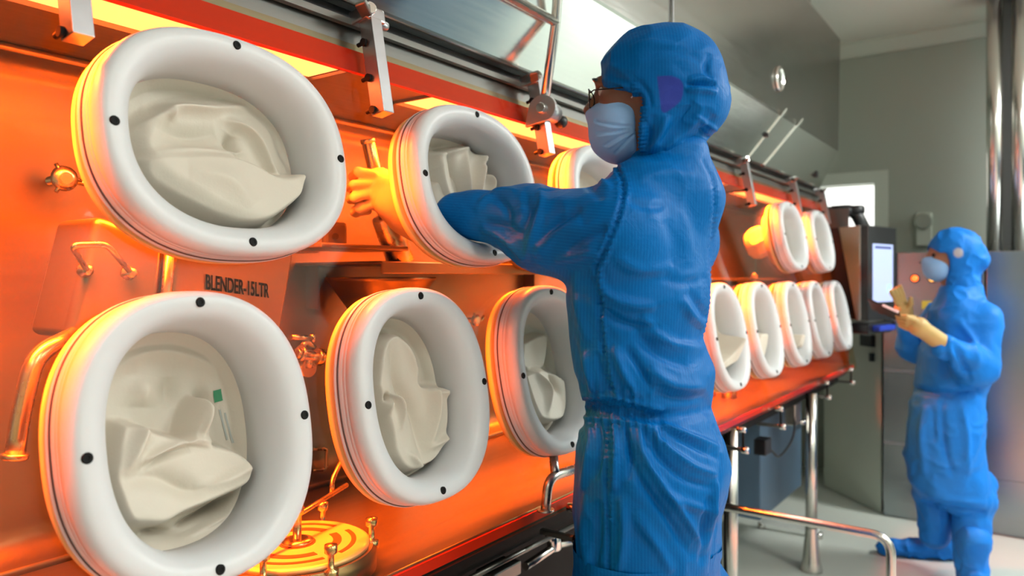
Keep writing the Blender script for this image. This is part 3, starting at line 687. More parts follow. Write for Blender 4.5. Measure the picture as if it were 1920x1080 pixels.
# ------------------------------------------------------------------ sill clamps, cable box, rail below
for (px, py), l in zip([(1072, 962), (1387, 812), (1458, 772), (1546, 722), (1591, 697)], ['swing clamp under the sill at the worker\'s left side', 'swing clamp under the sill at the worker\'s right hip', 'swing clamp under the sill above the black cable box', 'swing clamp under the sill above the flared leg', 'swing clamp under the sill at the far end']):
    c = at_glass(px, py, .01); t = empty('sill_clamp', c, l, 'clamp', 'swing clamps under the sill')
    a = np.array([1, 0, 0]); u = U_
    MB().cyl(c-a*.01+u*.012, c+a*.022+u*.012, .010, n=16, bev=.002).build('pivot', M['fitting'], t)
    MB().cyl(c+a*.012+u*.01, c+a*.012-u*.055, .0045, n=12).build('rod', M['dark'], t)
    MB().box(c-a*.03-u*.055, (.10, .014, .012), bev=.002).build('arm', M['frame'], t)
    MB().cyl(c+a*.005-u*.056, c+a*.032-u*.056, .012, n=16, bev=.003).build('end_knob', M['fitting'], t)
cb = at_x(1430, 836, .06); t = empty('cable_box', cb, 'small black junction box with a looping cable below the sill', 'junction box')
MB().box(cb, (.05, .08, .065), bev=.006).build('box', M['black'], t)
MB().tube(smooth_line([cb+np.array([.0, .04, -.01]), at_x(1448, 846, .06), at_x(1460, 856, .06), at_x(1476, 840, .06), at_x(1488, 815, .06), at_x(1490, 775, .06)], 6), .005, 10).build('cable', M['black'], t)
MB().box(at_x(1486, 775, .04), (.05, .09, .10), bev=.004).build('bracket', M['leg'], t)
tank = empty('hanging_panel_box', (-.2, 3.78, .25), 'blue-grey steel box slung beneath the isolator', 'steel box')
MB().box((-.2, 3.78, .512), (.3, .71, .51), bev=.006).build('casing', M['blueglass'], tank)
MB().tube([(-.05, 4.0, .62), (-.01, 4.0, .62), (-.01, 4.12, .62)], .014, 12).build('pipe_stub', M['leg'], tank)
r0 = at_y(1372, 955, 2.4); r1 = at_y(1662, 1003, 2.4)
rl = empty('guard_rail', r1, 'bent stainless tube rail in front of the isolator legs', 'rail')
zz = (r0[2]+r1[2])/2
MB().tube([(r0[0]-.1, 2.4, .0), (r0[0]-.1, 2.4, zz), (r1[0]+.012, 2.4, zz), (r1[0]+.012, 2.4, 0)], .0135, 18, bend=.055).build('tube', M['leg'], rl)
MB().cyl((r1[0]+.012, 2.4, 0), (r1[0]+.012, 2.4, .01), .035, n=20).build('foot_plate', M['leg'], rl)
a = at_z(1428, 975, .045); b = at_z(1535, 993, .045)
fb = empty('floor_reflection_bar', a, 'white square bar standing in for a bright reflection on the floor behind the isolator legs', 'bar')
MB().box((a+b)/2, (np.linalg.norm(b-a), .035, .035), bev=.004, ax=[(b-a)/np.linalg.norm(b-a), np.cross([0, 0, 1], (b-a)/np.linalg.norm(b-a)), [0, 0, 1]]).build('bar', simple('floor_reflection_white', (.8, .82, .8), .4), fb)  # white bar stands in for a light reflection on the floor
for e in (a, b): MB().cyl((e[0], e[1], 0), (e[0], e[1], .03), .02, n=14).build('foot', M['leg'], fb)
ub = empty('under_cabinet', (-.3, .6, 0), 'black service cabinet beneath the near end of the isolator', 'cabinet')
MB().box((-.28, .75, .41), (.40, 2.6, .70), bev=.006).build('casing', M['dark'], ub)
MB().box((-.28, .75, .03), (.36, 2.56, .06)).build('plinth', M['dark'], ub)
for yy in (.2, 1.1): MB().tube([(-.075, yy, .62), (-.05, yy, .62), (-.05, yy+.16, .62), (-.075, yy+.16, .62)], .006, 10, bend=.01).build('handle', M['frame'], ub)
ec_ = empty('added_dark_cabinet', (3.05, 4.0, 0), 'dark blue-grey cabinet added unseen along the right wall for the hood to reflect', 'cabinet')  # unseen cabinet added to give the steel hood something dark to reflect
MB().box((3.08, 4.0, .72), (.40, 2.2, 1.3), bev=.006).build('casing', M['blueglass'], ec_); MB().box((3.08, 4.0, .035), (.36, 2.1, .07)).build('plinth', M['dark'], ec_)
# things below the near worktop
vv = empty('valve_manifold', (.0, 1.35, .7), 'dark valve manifold and pipes under the near worktop', 'manifold')
MB().tube([at_x(985, 1062, .02), at_x(1045, 1022, .02), at_x(1120, 1005, .02)], .010, 12).tube([at_x(1045, 1022, .02), at_x(1030, 1005, .02)], .012, 12).build('pipe', M['leg'], vv)
MB().cyl(at_x(1037, 1002, .02), at_x(1040, 1030, .02), .018, n=20, bev=.003).build('valve_body', M['fitting'], vv)
MB().box(at_x(935, 1072, .05), (.05, .10, .03), bev=.004).build('mounting_block', M['frame'], vv)
MB().tube([at_x(880, 1085, .07), at_x(1075, 985, .07)], .006, 10).build('conduit', M['frame'], vv)
# ================================================================== EQUIPMENT INSIDE THE CHAMBER
ch, ft = M['chamber'], M['infit']
# blender bin: two faced steel box with folded lug handle and lettering
bl = empty('blender_bin', at_x(350, 640, -.20), 'steel blender bin with black lettering and a bent rod handle behind the left glove ports', 'blender')
# left face and right face meet at px 310; both stand between z of px 400 and 640
TL = at_x(180, 402, -.16); TM = at_x(312, 448, -.135); BM_ = at_x(296, 640, -.135); BL = at_x(122, 634, -.175)
TR = at_x(553, 470, -.17); BR = at_x(525, 640, -.17)
dp = np.array([-.13, 0, 0])
def slab(q, ext, name, mat, parent, bev=.012):
    m = MB().prism(q, ext); o = m.build(name, mat, parent); b = o.modifiers.new('bevel', 'BEVEL'); b.width = bev; b.segments = 4; b.limit_method = 'ANGLE'
    o.data.polygons.foreach_set('use_smooth', [True]*len(o.data.polygons)); w = o.modifiers.new('wn', 'WEIGHTED_NORMAL'); return o
slab([TL, TM, BM_, BL], dp, 'left_shell', ch, bl, .014)
slab([TM+np.array([.004, 0.012, 0]), TR, BR, BM_+np.array([.004, .012, 0])], dp, 'right_shell', ch, bl, .010)
MB().tube([TM+np.array([.006, .004, -.0]), BM_+np.array([.006, .004, 0])], .008, 14).build('seam_tube', ft, bl)
h0, h1, h2, h3 = at_x(164, 507, -.155), at_x(134, 460, -.10), at_x(200, 458, -.10), at_x(246, 512, -.135)
MB().tube([h0, h1, h2, h3], .0045, 12, bend=.012).build('handle', ft, bl)
for p in (h0, h3): MB().lathe(p+np.array([-.012, 0, 0]), p+np.array([.02, 0, 0]), [(0, 0), (.011, 0), (.011, .006), (.007, .010), (.007, .018), (0, .019)], 20).build('handle_boss', ft, bl)
xd = at_x(505, 556, -.158)-at_x(385, 541, -.158)
# lettering runs along the right face
fa = TM+np.array([.004, .012, 0]); fx = TR-fa; fz = BM_-TM; fn = np.cross(fx, -fz); fn /= np.linalg.norm(fn)
if fn[0] < 0: fn = -fn
def on_face(px, py, off=.002):
    d = ray(px, py); P0 = fa+fn*off; return CAM+d*(((P0-CAM)@fn)/(d@fn))
o0 = on_face(385, 542); o1 = on_face(505, 558); xdir = (o1-o0)/np.linalg.norm(o1-o0)
up_ = on_face(385, 514)-o0; hgt = np.linalg.norm(up_)
tw = text_mesh('lettering', 'BLENDER-15LTR', M['print'], bl, o0, xdir, up_/hgt, hgt/.70, 1.0, .018)
wid = np.ptp(np.array([v.co[:] for v in tw.data.vertices])@xdir); bpy.data.objects.remove(tw)
tw = text_mesh('lettering', 'BLENDER-15LTR', M['print'], bl, o0, xdir, up_/hgt, hgt/.70, np.linalg.norm(o1-o0)/wid, .018)
# bent leg tube of the bin with a round foot
MB().tube([at_x(140, 628, -.17), at_x(66, 664, -.14), at_x(36, 790, -.14), at_x(28, 856, -.14)], .0125, 16, bend=.03).build('outlet_tube', ft, bl)
MB().cyl(at_x(29, 850, -.14), at_x(27, 862, -.14), .017, n=20, bev=.002).build('tube_foot', ft, bl)
MB().cyl(at_x(330, 640, -.2), at_x(330, 640, -.2)*np.array([1, 1, 0])+np.array([0, 0, .884]), .03, n=20).build('stand_post', ch, bl)
# sampling valves on the back panel
def valve(px, py, x, label, sc=1.0):
    c = at_x(px, py, x); t = empty('sampling_valve', c, label, 'valve'); e = np.array([1, 0, 0]); y = np.array([0, 1, 0]); z = np.array([0, 0, 1])
    MB().lathe(np.array([-.418, c[1], c[2]]), c+e*.02, [(0, 0), (.02*sc, 0), (.02*sc, .006), (.008*sc, .010), (.008*sc, c[0]+.418), (0, c[0]+.42)], 20).build('stem', ft, t)
    MB().lathe(c, c+e*.02, [(0, 0), (.020*sc, 0), (.022*sc, .005), (.020*sc, .011), (.01*sc, .014), (0, .014)], 22).build('hand_wheel', ft, t)
    MB().tube([c+y*.01*sc, c+y*.04*sc-z*.006*sc, c+y*.055*sc+z*.012*sc], .005*sc, 12, bend=.01*sc).build('spout', ft, t)
    for a in (0, 2.1, 4.2): MB().cyl(c+e*.006, c+e*.006+(y*math.cos(a)+z*math.sin(a))*.028*sc, .0035*sc, n=10).build('spoke', ft, t)
    return t
valve(118, 335, -.36, 'small star-wheel sampling valve left of the big upper glove port')
valve(890, 600, -.34, 'small valve on the back panel between the two lower middle glove ports', .8)
# triclamp manifold px (545-610, 625-685)
tc_ = empty('triclamp_fitting', at_x(575, 655, -.3), 'cluster of polished clamp fittings and wing nuts right of the stamped glove port', 'pipe fitting')
p = lambda x, y, xx=-.28: at_x(x, y, xx)
MB().tube([p(545, 632), p(585, 634)], .006, 12).cyl(p(586, 626), p(587, 642), .006, n=12).build('wing_rod', ft, tc_)
MB().cyl(p(555, 662), p(605, 672), .012, n=20, bev=.002).cyl(p(592, 668), p(604, 671), .019, n=22, bev=.003).cyl(p(560, 662), p(567, 664), .019, n=22, bev=.003).build('clamp_pipe', ft, tc_)
MB().tube([p(566, 650), p(575, 640), p(590, 652)], .006, 12, bend=.01).build('wing_nut', ft, tc_)
MB().cyl(np.array([-.418, p(580, 690)[1], p(580, 690)[2]]), p(580, 690), .02, n=20).build('wall_stub', ft, tc_)
MB().cyl(p(580, 690), p(579, 668), .008, n=14).build('riser', ft, tc_)
# big polished pipe held by the glove, with the thick sleeve below
pp = empty('sight_pipe', at_x(752, 492, -.2), 'slanting polished pipe gripped by the yellow-lit glove', 'pipe')
pt = at_x(690, 262, -.2); pm = at_x(722, 405, -.2); pb = at_x(752, 492, -.2)
MB().cyl(pt, pm, .0155, n=28, bev=.001).build('upper_pipe', ft, pp)
MB().cyl(pm, pb, .032, n=32, bev=.002).build('lower_sleeve', ft, pp)
MB().cyl(pt-(pm-pt)*.01, pt+(pm-pt)*.04, .0175, n=28, bev=.001).build('end_cap', ft, pp)
# hopper and trays
hop = empty('hopper', at_x(785, 548, -.22), 'tapered steel hopper below the slanting pipe', 'hopper')
zt = at_x(785, 502, -.2)[2]
a0 = at_x(712, 502, -.14); a1 = at_x(852, 504, -.14); b0 = at_x(745, 560, -.17); b1 = at_x(828, 562, -.17)
trz_ = at_x(785, 502, -.2)[2]; hv = MB(); cy0, cy1 = (a0[1]+a1[1])/2, (b0[1]+b1[1])/2; ra = (a1[1]-a0[1])/2; rb = (b1[1]-b0[1])/2
hv.lathe((-.26, cy0, trz_-.022), (-.26, cy0, trz_-.3), [(0, .012), (ra*.9, .012), (ra, 0), (ra*1.04, 0), (ra*1.04, .006), (ra, .010), (rb*.8, .10), (rb*.6, .17), (rb*.6, .5), (0, .5)], 40); hv.build('cone', ch, hop)
trz = zt+.004
tr = empty('shelf_tray', (-.24, 1.35, trz), 'long flat steel shelf running behind the middle glove ports', 'shelf')
MB().box((-.27, 1.62, trz+.004), (.28, 1.02, .008), bev=.003).build('plate', ch, tr)
MB().box((-.128, 1.62, trz-.006), (.006, 1.02, .026), bev=.002).build('front_lip', ch, tr)
for yy in (1.15, 2.05): MB().box((-.39, yy, trz-.05), (.05, .02, .10)).build('bracket', ch, tr)
st = empty('bracket_tray', at_x(640, 465, -.2), 'small yellow-lit tray with an upright lug right of the big upper glove port', 'tray')
c = at_x(640, 465, -.2)
MB().box(c, (.16, .24, .010), bev=.003).build('plate', ch, st)
MB().box(at_x(627, 440, -.22), (.016, .06, .055), bev=.010).build('lug', ch, st)
MB().cyl(at_x(629, 443, -.206), at_x(629, 443, -.209), .007, n=14).build('lug_hole', M['dark'], st)
MB().box((-.36, c[1], c[2]-.004), (.12, .05, .008)).build('wall_arm', ch, st)
fl = empty('angled_chute', at_x(1010, 500, -.1), 'bright angled steel chute under the worker\'s raised arm', 'chute')
q = [at_x(955, 487, -.07), at_x(1075, 472, -.07), at_x(1075, 515, -.05), at_x(1040, 520, -.06), at_x(975, 500, -.06)]
q = [at_x(950, 478, -.10), at_x(1110, 482, -.10), at_x(1110, 530, -.10), at_x(1052, 520, -.10), at_x(985, 502, -.10)]
MB().prism(q, (-.022, 0, -.004)).build('chute_body', ch, fl, bevel=.003)
MB().box((-.30, q[1][1]-.1, q[1][2]-.02), (.24, .03, .02)).build('chute_arm', ch, fl)
# curved hose near the third port, small flask
hs = empty('curved_pipe', at_x(1035, 300, -.3), 'short bent pipe under the chamber lamps beside the third glove port', 'pipe')
MB().tube([at_x(1020, 235, -.25), at_x(1030, 275, -.25), at_x(1060, 300, -.25), at_x(1110, 300, -.25)], .012, 14, bend=.05).build('tube', ch, hs)
MB().cyl(at_x(1018, 232, -.25), np.array([*at_x(1018, 232, -.25)[:2], 1.75]), .012, n=16).build('drop_tube', ch, hs)
# round vessel lid on the worktop
c = at_z(572, 1022, .93); cx, cy = c[0]-.02, c[1]; R0 = .118
vl = empty('round_vessel', (cx, cy, .885), 'round clamped vessel lid with engraved rings on the near worktop', 'vessel')
MB().lathe((cx, cy, .885), (cx, cy, 1), [(0, 0), (R0+.012, 0), (R0+.012, .03), (R0+.006, .034), (R0+.006, .036), (0, .036)], 64).build('base', ch, vl)
MB().lathe((cx, cy, .921), (cx, cy, 1), [(0, 0), (R0, 0), (R0, .006), (R0-.006, .009), (0, .009)], 64).build('lid', M['lid'], vl)
prof = []
lidr = MB()
for r_a, r_b in ((.022, .030), (.058, .072), (.088, .096)):
    for k in range(4 if r_a > .03 else 1):
        n = 20; a0 = (k*math.pi/2+.12) if r_a > .03 else 0; a1 = (k*math.pi/2+1.35) if r_a > .03 else 2*math.pi
        an = np.linspace(a0, a1, n); v = [(cx+r*math.cos(a), cy+r*math.sin(a), .9308) for r in (r_a, r_b) for a in an]+[(cx+r*math.cos(a), cy+r*math.sin(a), .9296) for r in (r_a, r_b) for a in an]
        lidr.add(v, [(i, i+1, n+i+1, n+i) for i in range(n-1)]+[(i, i+1, 2*n+i+1, 2*n+i) for i in range(n-1)]+[(n+i, n+i+1, 3*n+i+1, 3*n+i) for i in range(n-1)])
lidr.build('lid_slots', simple('dull_red_slot', (.22, .05, .03), .5), vl)
MB().lathe((cx, cy, .930), (cx, cy, 1), [(0, 0), (.026, 0), (.026, .005), (.016, .008), (.007, .008), (.007, .045), (.011, .050), (.012, .058), (.008, .066), (0, .068)], 32).build('centre_post', ft, vl)
MB().tube([(cx+.02, cy-.12, .962), (cx, cy, .975), (cx-.03, cy+.135, .99)], .0042, 12).build('clamp_bar', ft, vl)
MB().tube([(cx-.03, cy+.10, .985), (cx-.035, cy+.105, 1.005), (cx-.07, cy+.19, 1.07)], .0045, 12, bend=.01).build('lever_rod', ft, vl)
MB().tube([(cx-.09, cy-.02, .985), (cx-.09, cy+.09, 1.0)], .004, 10).build('side_rod', ft, vl)
for a in (.9, 2.1, 3.6, 5.2, -.25):
    px_, py_ = cx+(R0+.004)*math.cos(a), cy+(R0+.004)*math.sin(a)
    MB().lathe((px_, py_, .91), (px_, py_, 1), [(0, 0), (.012, 0), (.012, .012), (.005, .014), (.005, .034), (.010, .038), (.010, .05), (0, .052)], 18).build('wing_clamp', ft, vl)
# bent grab tube on the worktop and upright
g0, g1, g2 = at_z(1023, 958, .887), None, None
gt = empty('grab_tube', g0, 'bent orange-lit tube standing on the worktop left of the worker\'s hip', 'pipe')
x_ = g0[0]; MB().tube([g0, at_x(1028, 895, x_), at_x(1110, 870, x_)], .0105, 16, bend=.04).build('tube', ft, gt)
MB().cyl(at_x(1038, 855, x_-.02), at_x(1041, 888, x_-.0), .010, n=18, bev=.002).build('upper_stub', ft, gt)
MB().cyl(g0, g0+np.array([0, 0, .004]), .018, n=20).build('foot', ft, gt)
# small handle on the back panel seen low between the lower ports
sh = empty('pull_handle', at_x(600, 860, -.40), 'small rectangular pull on the back panel between the two big lower ports', 'handle')
MB().tube([at_x(588, 842, -.415), at_x(588, 842, -.38), at_x(612, 842, -.38), at_x(612, 880, -.38), at_x(588, 882, -.38), at_x(588, 882, -.415)], .004, 10, bend=.006).build('loop', ft, sh)
# far bay contents: bottles and small jars seen right of the worker
def bottle(x, y, r, h, name, label, cat, mat=ft, z=.885, grp=None):
    t = empty(name, (x, y, z), label, cat, grp)
    MB().lathe((x, y, z), (x, y, z+h), [(0, 0), (r, 0), (r, h*.62), (r*.45, h*.8), (r*.45, h*.9), (0, h*.9)], 28).build('body', mat, t)
    MB().lathe((x, y, z+h*.88), (x, y, z+h), [(0, 0), (r*.55, 0), (r*.55, h*.12), (0, h*.12)], 24).build('cap', M['flange'], t)
    return t
bottle(-.05, 2.62, .045, .22, 'steel_bottle', 'steel bottle standing in the far bay just right of the worker', 'bottle')
bottle(-.12, 2.95, .035, .15, 'sample_jar', 'short sample jar in the far bay beneath the second port', 'jar')
bottle(-.03, 2.95, .03, .13, 'sample_jar', 'slim sample jar nearest the glass in the far bay', 'jar')
bottle(-.18, 3.25, .05, .28, 'steel_bottle', 'tall steel bottle deeper in the far bay', 'bottle')
fs = empty('far_shelf', (-.3, 3.4, 1.36), 'steel shelf across the back of the far bay', 'shelf')
MB().box((-.28, 3.4, 1.36), (.27, 1.5, .010), bev=.003).build('plate', ch, fs)
for yy in (2.75, 3.4, 4.05): MB().box((-.39, yy, 1.32), (.05, .02, .08)).build('bracket', ch, fs)
bottle(-.22, 2.95, .028, .12, 'shelf_bottle', 'small bottle on the far shelf, leftmost', 'bottle', z=1.366)
bottle(-.26, 3.12, .035, .10, 'shelf_jar', 'round jar on the far shelf beside the small bottle', 'jar', z=1.366)
MB
vl2 = empty('funnel_stand', (-.13, 3.72, .885), 'conical steel funnel on a stand in the far bay', 'funnel')
MB().lathe((-.13, 3.72, .885), (-.13, 3.72, 1.3), [(0, 0), (.06, 0), (.06, .008), (.01, .012), (.01, .12), (.09, .26), (.095, .26), (.095, .265), (0, .265)], 32).build('cone', ch, vl2)

# ================================================================== REAR OF THE ROOM
# steel cabinet wall
cab = empty('steel_cabinet', (1.2, 4.95, 0), 'wide stainless steel cabinet with two indicator lamps against the back wall', 'cabinet')
MB().box((.50, 5.14, .80), (.49, .88, 1.42), bev=.004).build('left_body', M['cab'], cab)
MB().box((1.10, 5.14, .80), (.69, .88, 1.42), bev=.004).build('right_body', M['cab'], cab)
MB().box((.85, 5.16, .045), (1.19, .86, .09)).build('plinth', M['cab'], cab)
MB().box((.75, 4.72, .80), (.012, .03, 1.40)).build('door_gap', M['dark'], cab)
for z in (.841, .429): MB().box((.50, 4.697, z), (.48, .008, .016)).build('trim_strip', M['alu'], cab)
MB().box((1.10, 4.697, .20), (.68, .006, .20)).build('kick_panel', M['cab'], cab)
for px, m, in ((1715, 'lampred'), (1748, 'lampyel')):
    c = at_y(px, 522, 4.69); o = MB().lathe(c+np.array([0, .01, 0]), c-np.array([0, .02, 0]), [(0, 0), (.024, 0), (.024, .012), (.018, .014), (0, .014)], 20).build('indicator_bezel', M['dark'], cab)
    MB().lathe(c+np.array([0, -.003, 0]), c-np.array([0, .03, 0]), [(.018, 0), (.017, .008), (.010, .012), (0, .013)], 20).build('indicator_lens', M[m], o)
MB().box(at_y(1738, 572, 4.694), (.05, .006, .045), bev=.001).build('yellow_plate', M['yellow'], cab)
MB().box(at_y(1865, 706, 4.694), (.02, .01, .02), bev=.002).build('lock', M['alu'], cab)
MB().box(at_y(1735, 492, 4.694), (.06, .006, .006)).build('label_line', M['dark'], cab)
# green grey enclosure
en = empty('control_enclosure', (.05, 5.1, 0), 'grey-green painted enclosure with a black latch standing behind the isolator end', 'enclosure')
ez = 1.06
MB().prism([(.24, 4.75, 0), (-.17, 5.16, 0), (-.17, 5.6, 0), (.24, 5.6, 0)], (0, 0, ez)).build('body', M['gray'], en, bevel=.006)
dn = np.array([-.707, -.707, 0]); dt = np.array([-.707, .707, 0]); ec = np.array([.24, 4.75, 0])
MB().box(ec+dt*.11+dn*.012+np.array([0, 0, .995]), (.11, .03, .07), ax=[dt, dn, [0, 0, 1]], bev=.005).build('latch', M['black'], en)
MB().box(ec+dt*.07+dn*.012+np.array([0, 0, .90]), (.02, .03, .05), ax=[dt, dn, [0, 0, 1]], bev=.005).build('lock', M['black'], en)
# monitor
mc = at_depth(1655, 512, 4.08); ndir = np.array([.97, -.24, 0]); ndir /= np.linalg.norm(ndir); tdir = np.array([.24, .97, 0]); tdir /= np.linalg.norm(tdir)
mo = empty('operator_monitor', mc-ndir*.1, 'black framed touch screen on a swing arm at the far end of the isolator', 'monitor')
AX = [ndir, tdir, [0, 0, 1]]
MW, MH = .36, .51
MB().box(mc-ndir*.02, (.04, MW, MH), ax=AX, bev=.006).build('bezel', M['black'], mo)
sc_ = MB().box(mc+ndir*.0015, (.002, MW*.70, MH*.62), ax=AX).build('screen', M['screen'], mo)
MB().box(mc+ndir*.0035+tdir*.075-U_*.085, (.002, .035, .04), ax=AX).build('bright_button', M['screenhot'], sc_)
MB().box(mc+ndir*.0035+U_*.14, (.002, .20, .012), ax=AX).build('title_bar', simple('screen_header', (.05, .06, .25), .3), sc_)
hs_ = MB(); nb = mc-ndir*.04-tdir*MW/2; 
hs_.prism([nb+U_*MH/2, nb-U_*MH/2, nb-U_*MH/2-ndir*.03+tdir*.012, nb+U_*MH/2-ndir*.15+tdir*.065], tdir*MW); hs_.build('housing', simple('glossy_orange_reflecting_side', (.85, .84, .82), .3, metal=1.0), mo, bevel=.003)
MB().prism([nb-ndir*.155+U_*MH/2+tdir*.07, nb-ndir*.038-U_*MH/2+tdir*.07, nb-ndir*.15-U_*MH/2+tdir*.07, nb-ndir*.25+U_*MH/2+tdir*.07], tdir*.27).build('rear_case', M['black'], mo, bevel=.004)
MB().tube([at_depth(1560, 397, 4.3), at_depth(1602, 394, 4.3), at_depth(1626, 440, 4.28)], .035, 14, bend=.05).build('swing_arm', M['black'], mo)
MB().cyl(at_depth(1604, 386, 4.3), at_depth(1604, 402, 4.3), .05, n=24, bev=.01).build('arm_joint', M['black'], mo)
MB().cyl(at_depth(1560, 397, 4.3), at_depth(1535, 397, 4.3), .03, n=18).build('arm_root', M['black'], mo)
MB().box(mc-ndir*.0+U_*-.30-ndir*.06, (.10, .30, .06), ax=AX, bev=.01).build('keyboard_shelf', M['black'], mo)
MB().box(mc-ndir*.0+U_*-.30+ndir*.005, (.05, .20, .03), ax=AX, bev=.01).build('cable_plug', simple('blue_plug', (.02, .06, .5), .4), mo)
# ceiling to cabinet columns
for px, r, l in ((1865, .040, 'shiny vertical steel pipe from cabinet to ceiling, left of the pair'), (1912, .040, 'shiny vertical steel pipe from cabinet to ceiling, right of the pair')):
    c = at_y(px, 300, 4.95); t = empty('riser_pipe', (c[0], c[1], 1.51), l, 'pipe', 'riser pipes above the cabinet')
    MB().cyl((c[0], c[1], 1.51), (c[0], c[1], 2.97), r, n=28).build('tube', M['leg'], t)
    MB().cyl((c[0], c[1], 2.94), (c[0], c[1], 3.0), r*1.3, n=32, bev=.006).build('flange', M['alu'], t)
c = at_y(1889, 300, 5.0)
dk = empty('service_duct', (c[0], c[1]+.12, 1.51), 'dark grey rectangular duct behind the pair of riser pipes', 'duct')
MB().box((c[0]+.09, c[1]+.17, 2.25), (.30, .2, 1.48), bev=.004).build('casing', simple('duct_paint', (.09, .09, .085), .5), dk)
MB().box((c[0]+.09, c[1]+.17, 1.53), (.32, .21, .03), bev=.004).build('base_collar', M['frame'], dk)
c = at_y(1733, 430, WY-.03)
wf = empty('wall_fixture', c, 'small grey wall box with a round cover beside the far worker\'s hood', 'wall box')
MB().box(c, (.09, .06, .22), bev=.008).build('box', M['cove'], wf)
MB().lathe(c+np.array([0, -.025, .05]), c+np.array([0, -.08, .05]), [(0, 0), (.055, 0), (.055, .02), (.045, .03), (0, .03)], 24).build('round_cover', M['wall'], wf)
# tablet held by far worker is built with the worker
# ================================================================== PEOPLE
def cloth_obj(name, V, Q, mat, parent, stripe, patch=None):
    at = {'stripe': stripe}
    if patch is not None: at['patch'] = patch
    return mesh_obj(name, V, Q, mat, parent, attrs=at)
def px_section(py, xl, xr, depth, ratio=1.35, shift=0.0):
    c = at_depth((xl+xr)/2, py, depth); w = (xr-xl)/2*depth/FPX; ax = w/math.sqrt(R[0]**2+(R[1]*ratio)**2)
    return (c[2], c[0]+F[0]*shift, c[1]+F[1]*shift, ax, ax*ratio)
def wrinkle(V, N, S, amp, seed, axis_scale=(1, 1, 1), pw=2.0):
    Q = V*np.array(axis_scale)*S; w = np.stack([vn(Q*.7+11, seed), vn(Q*.7+23, seed+1), vn(Q*.7+37, seed+2)], 1)*.7
    r = 1-np.abs(vn(Q+w, seed+3)); return V+N*((r**pw-.4)*amp)[:, None]
# ---------------------------------------------------------------- near worker
D0 = 1.42
wk = empty('person', (.38, 1.33, 0), 'person in a bright blue hooded coverall and pale blue mask reaching into the isolator', 'person')
fd = np.array([-.95, -.31, -.03]); fd /= np.linalg.norm(fd); sd = np.cross([0, 0, 1], fd); sd /= np.linalg.norm(sd); ud = np.cross(fd, sd)
HA = [fd, sd, ud]; HC = at_depth(1214, 178, D0)
def hd(f, s, u): return HC+fd*f+sd*s+ud*u
def to_head(V): q = V-HC; return q@fd, q@sd, q@ud
# body: head, neck, chest, arms with hands
LSH = np.array([.395, 1.175, 1.455]); RSH = np.array([.405, 1.455, 1.455])
CUFF = at_x(893, 404, .085); EL = at_x(1000, 418, .20); HANDC = at_x(704, 356, -.175)
RC = glass(1.74, SU-.02, .02); REL = np.array([.23, 1.60, 1.46]); RH = glass(1.71, SU-.03, -.22)
b = Field((-.28, .98, 1.16), (.56, 1.80, 1.76), .005)
b.ell(hd(-.012, 0, .028), (.095, .074, .092), HA, 0); b.ell(hd(.030, 0, -.035), (.060, .055, .085), HA, .03); b.cap(hd(-.015, 0, -.05), hd(-.03, 0, -.17), .050, .052, .03)
b.ell(hd(.080, 0, .008), (.012, .045, .030), HA, .015)
b.cap(hd(.086, -.032, .026), hd(.086, .032, .026), .010, .010, .012); b.cap(hd(.090, 0, .018), hd(.112, 0, -.018), .007, .013, .010)
b.cap(hd(.085, -.02, -.055), hd(.085, .02, -.055), .010, .010, .012); b.ell(hd(.07, 0, -.095), (.022, .028, .018), HA, .02)
b.ell(hd(.060, .045, -.012), (.022, .018, .018), HA, .02); b.ell(hd(.060, -.045, -.012), (.022, .018, .018), HA, .02)
for s_ in (-1, 1):
    b.ell(hd(.090, s_*.033, .006), (.014, .017, .011), HA, .008, 'sub'); b.ell(hd(-.012, s_*.070, -.01), (.016, .012, .028), HA, .01)
b.ell(((LSH+RSH)/2)+np.array([-.02, 0, -.12]), (.075, .11, .16), k=.04); b.cap(LSH, RSH, .05, .05, .04)
b.cap(LSH, EL, .045, .038, .03); b.cap(EL, CUFF, .038, .030, .02)
b.cap(RSH, REL, .045, .038, .03); b.cap(REL, RC, .038, .030, .02)
V, Q = b.mesh(1); body = mesh_obj('body', V, Q, M['skin'], wk)
for s_ in (-1, 1):
    e = MB(); c = hd(.0775, s_*.033, .006); e.lathe(c-fd*.0115, c+fd*.012, [(.0115*math.sin(a), .0115-.0115*math.cos(a)) for a in np.linspace(0, math.pi, 10)], 20); eo = e.build('eye', M['eye'], wk)
    g = MB(); g.lathe(c+fd*.0095, c+fd*.013, [(.0055, 0), (.004, .0015), (0, .0022)], 14); g.build('iris', M['iris'], eo)
    MB().tube([hd(.094, s_*.018, .028), hd(.097, s_*.034, .032), hd(.088, s_*.050, .026)], .0028, 8).build('eyebrow', M['black'], wk)
# glasses
gl = MB()
for s_ in (-1, 1):
    lp = [hd(.107-.006*abs(math.cos(a)), s_*(.034+.024*math.cos(a)), -.004+.017*math.sin(a)) for a in np.linspace(0, 2*math.pi, 25)]
    gl.tube(lp, .0013, 6, cap=False); gl.tube([hd(.101, s_*.058, .0), hd(.09, s_*.070, .002), hd(.02, s_*.080, -.002)], .0013, 6)
gl.tube([hd(.108, -.011, .0), hd(.112, 0, .004), hd(.108, .011, .0)], .0013, 6)
go = gl.build('glasses', simple('dark_wire_frame', (.03, .02, .02), .25, metal=.8), wk)
for s_ in (-1, 1):
    lens = MB(); n = 20; rim = [hd(.107-.006*abs(math.cos(a)), s_*(.034+.023*math.cos(a)), -.004+.016*math.sin(a)) for a in np.linspace(0, 2*math.pi, n, endpoint=False)]
    lens.add(rim+[hd(.109, s_*.034, -.004)], [(i, (i+1) % n, n) for i in range(n)]); lens.build('lens', M['glass'], go)
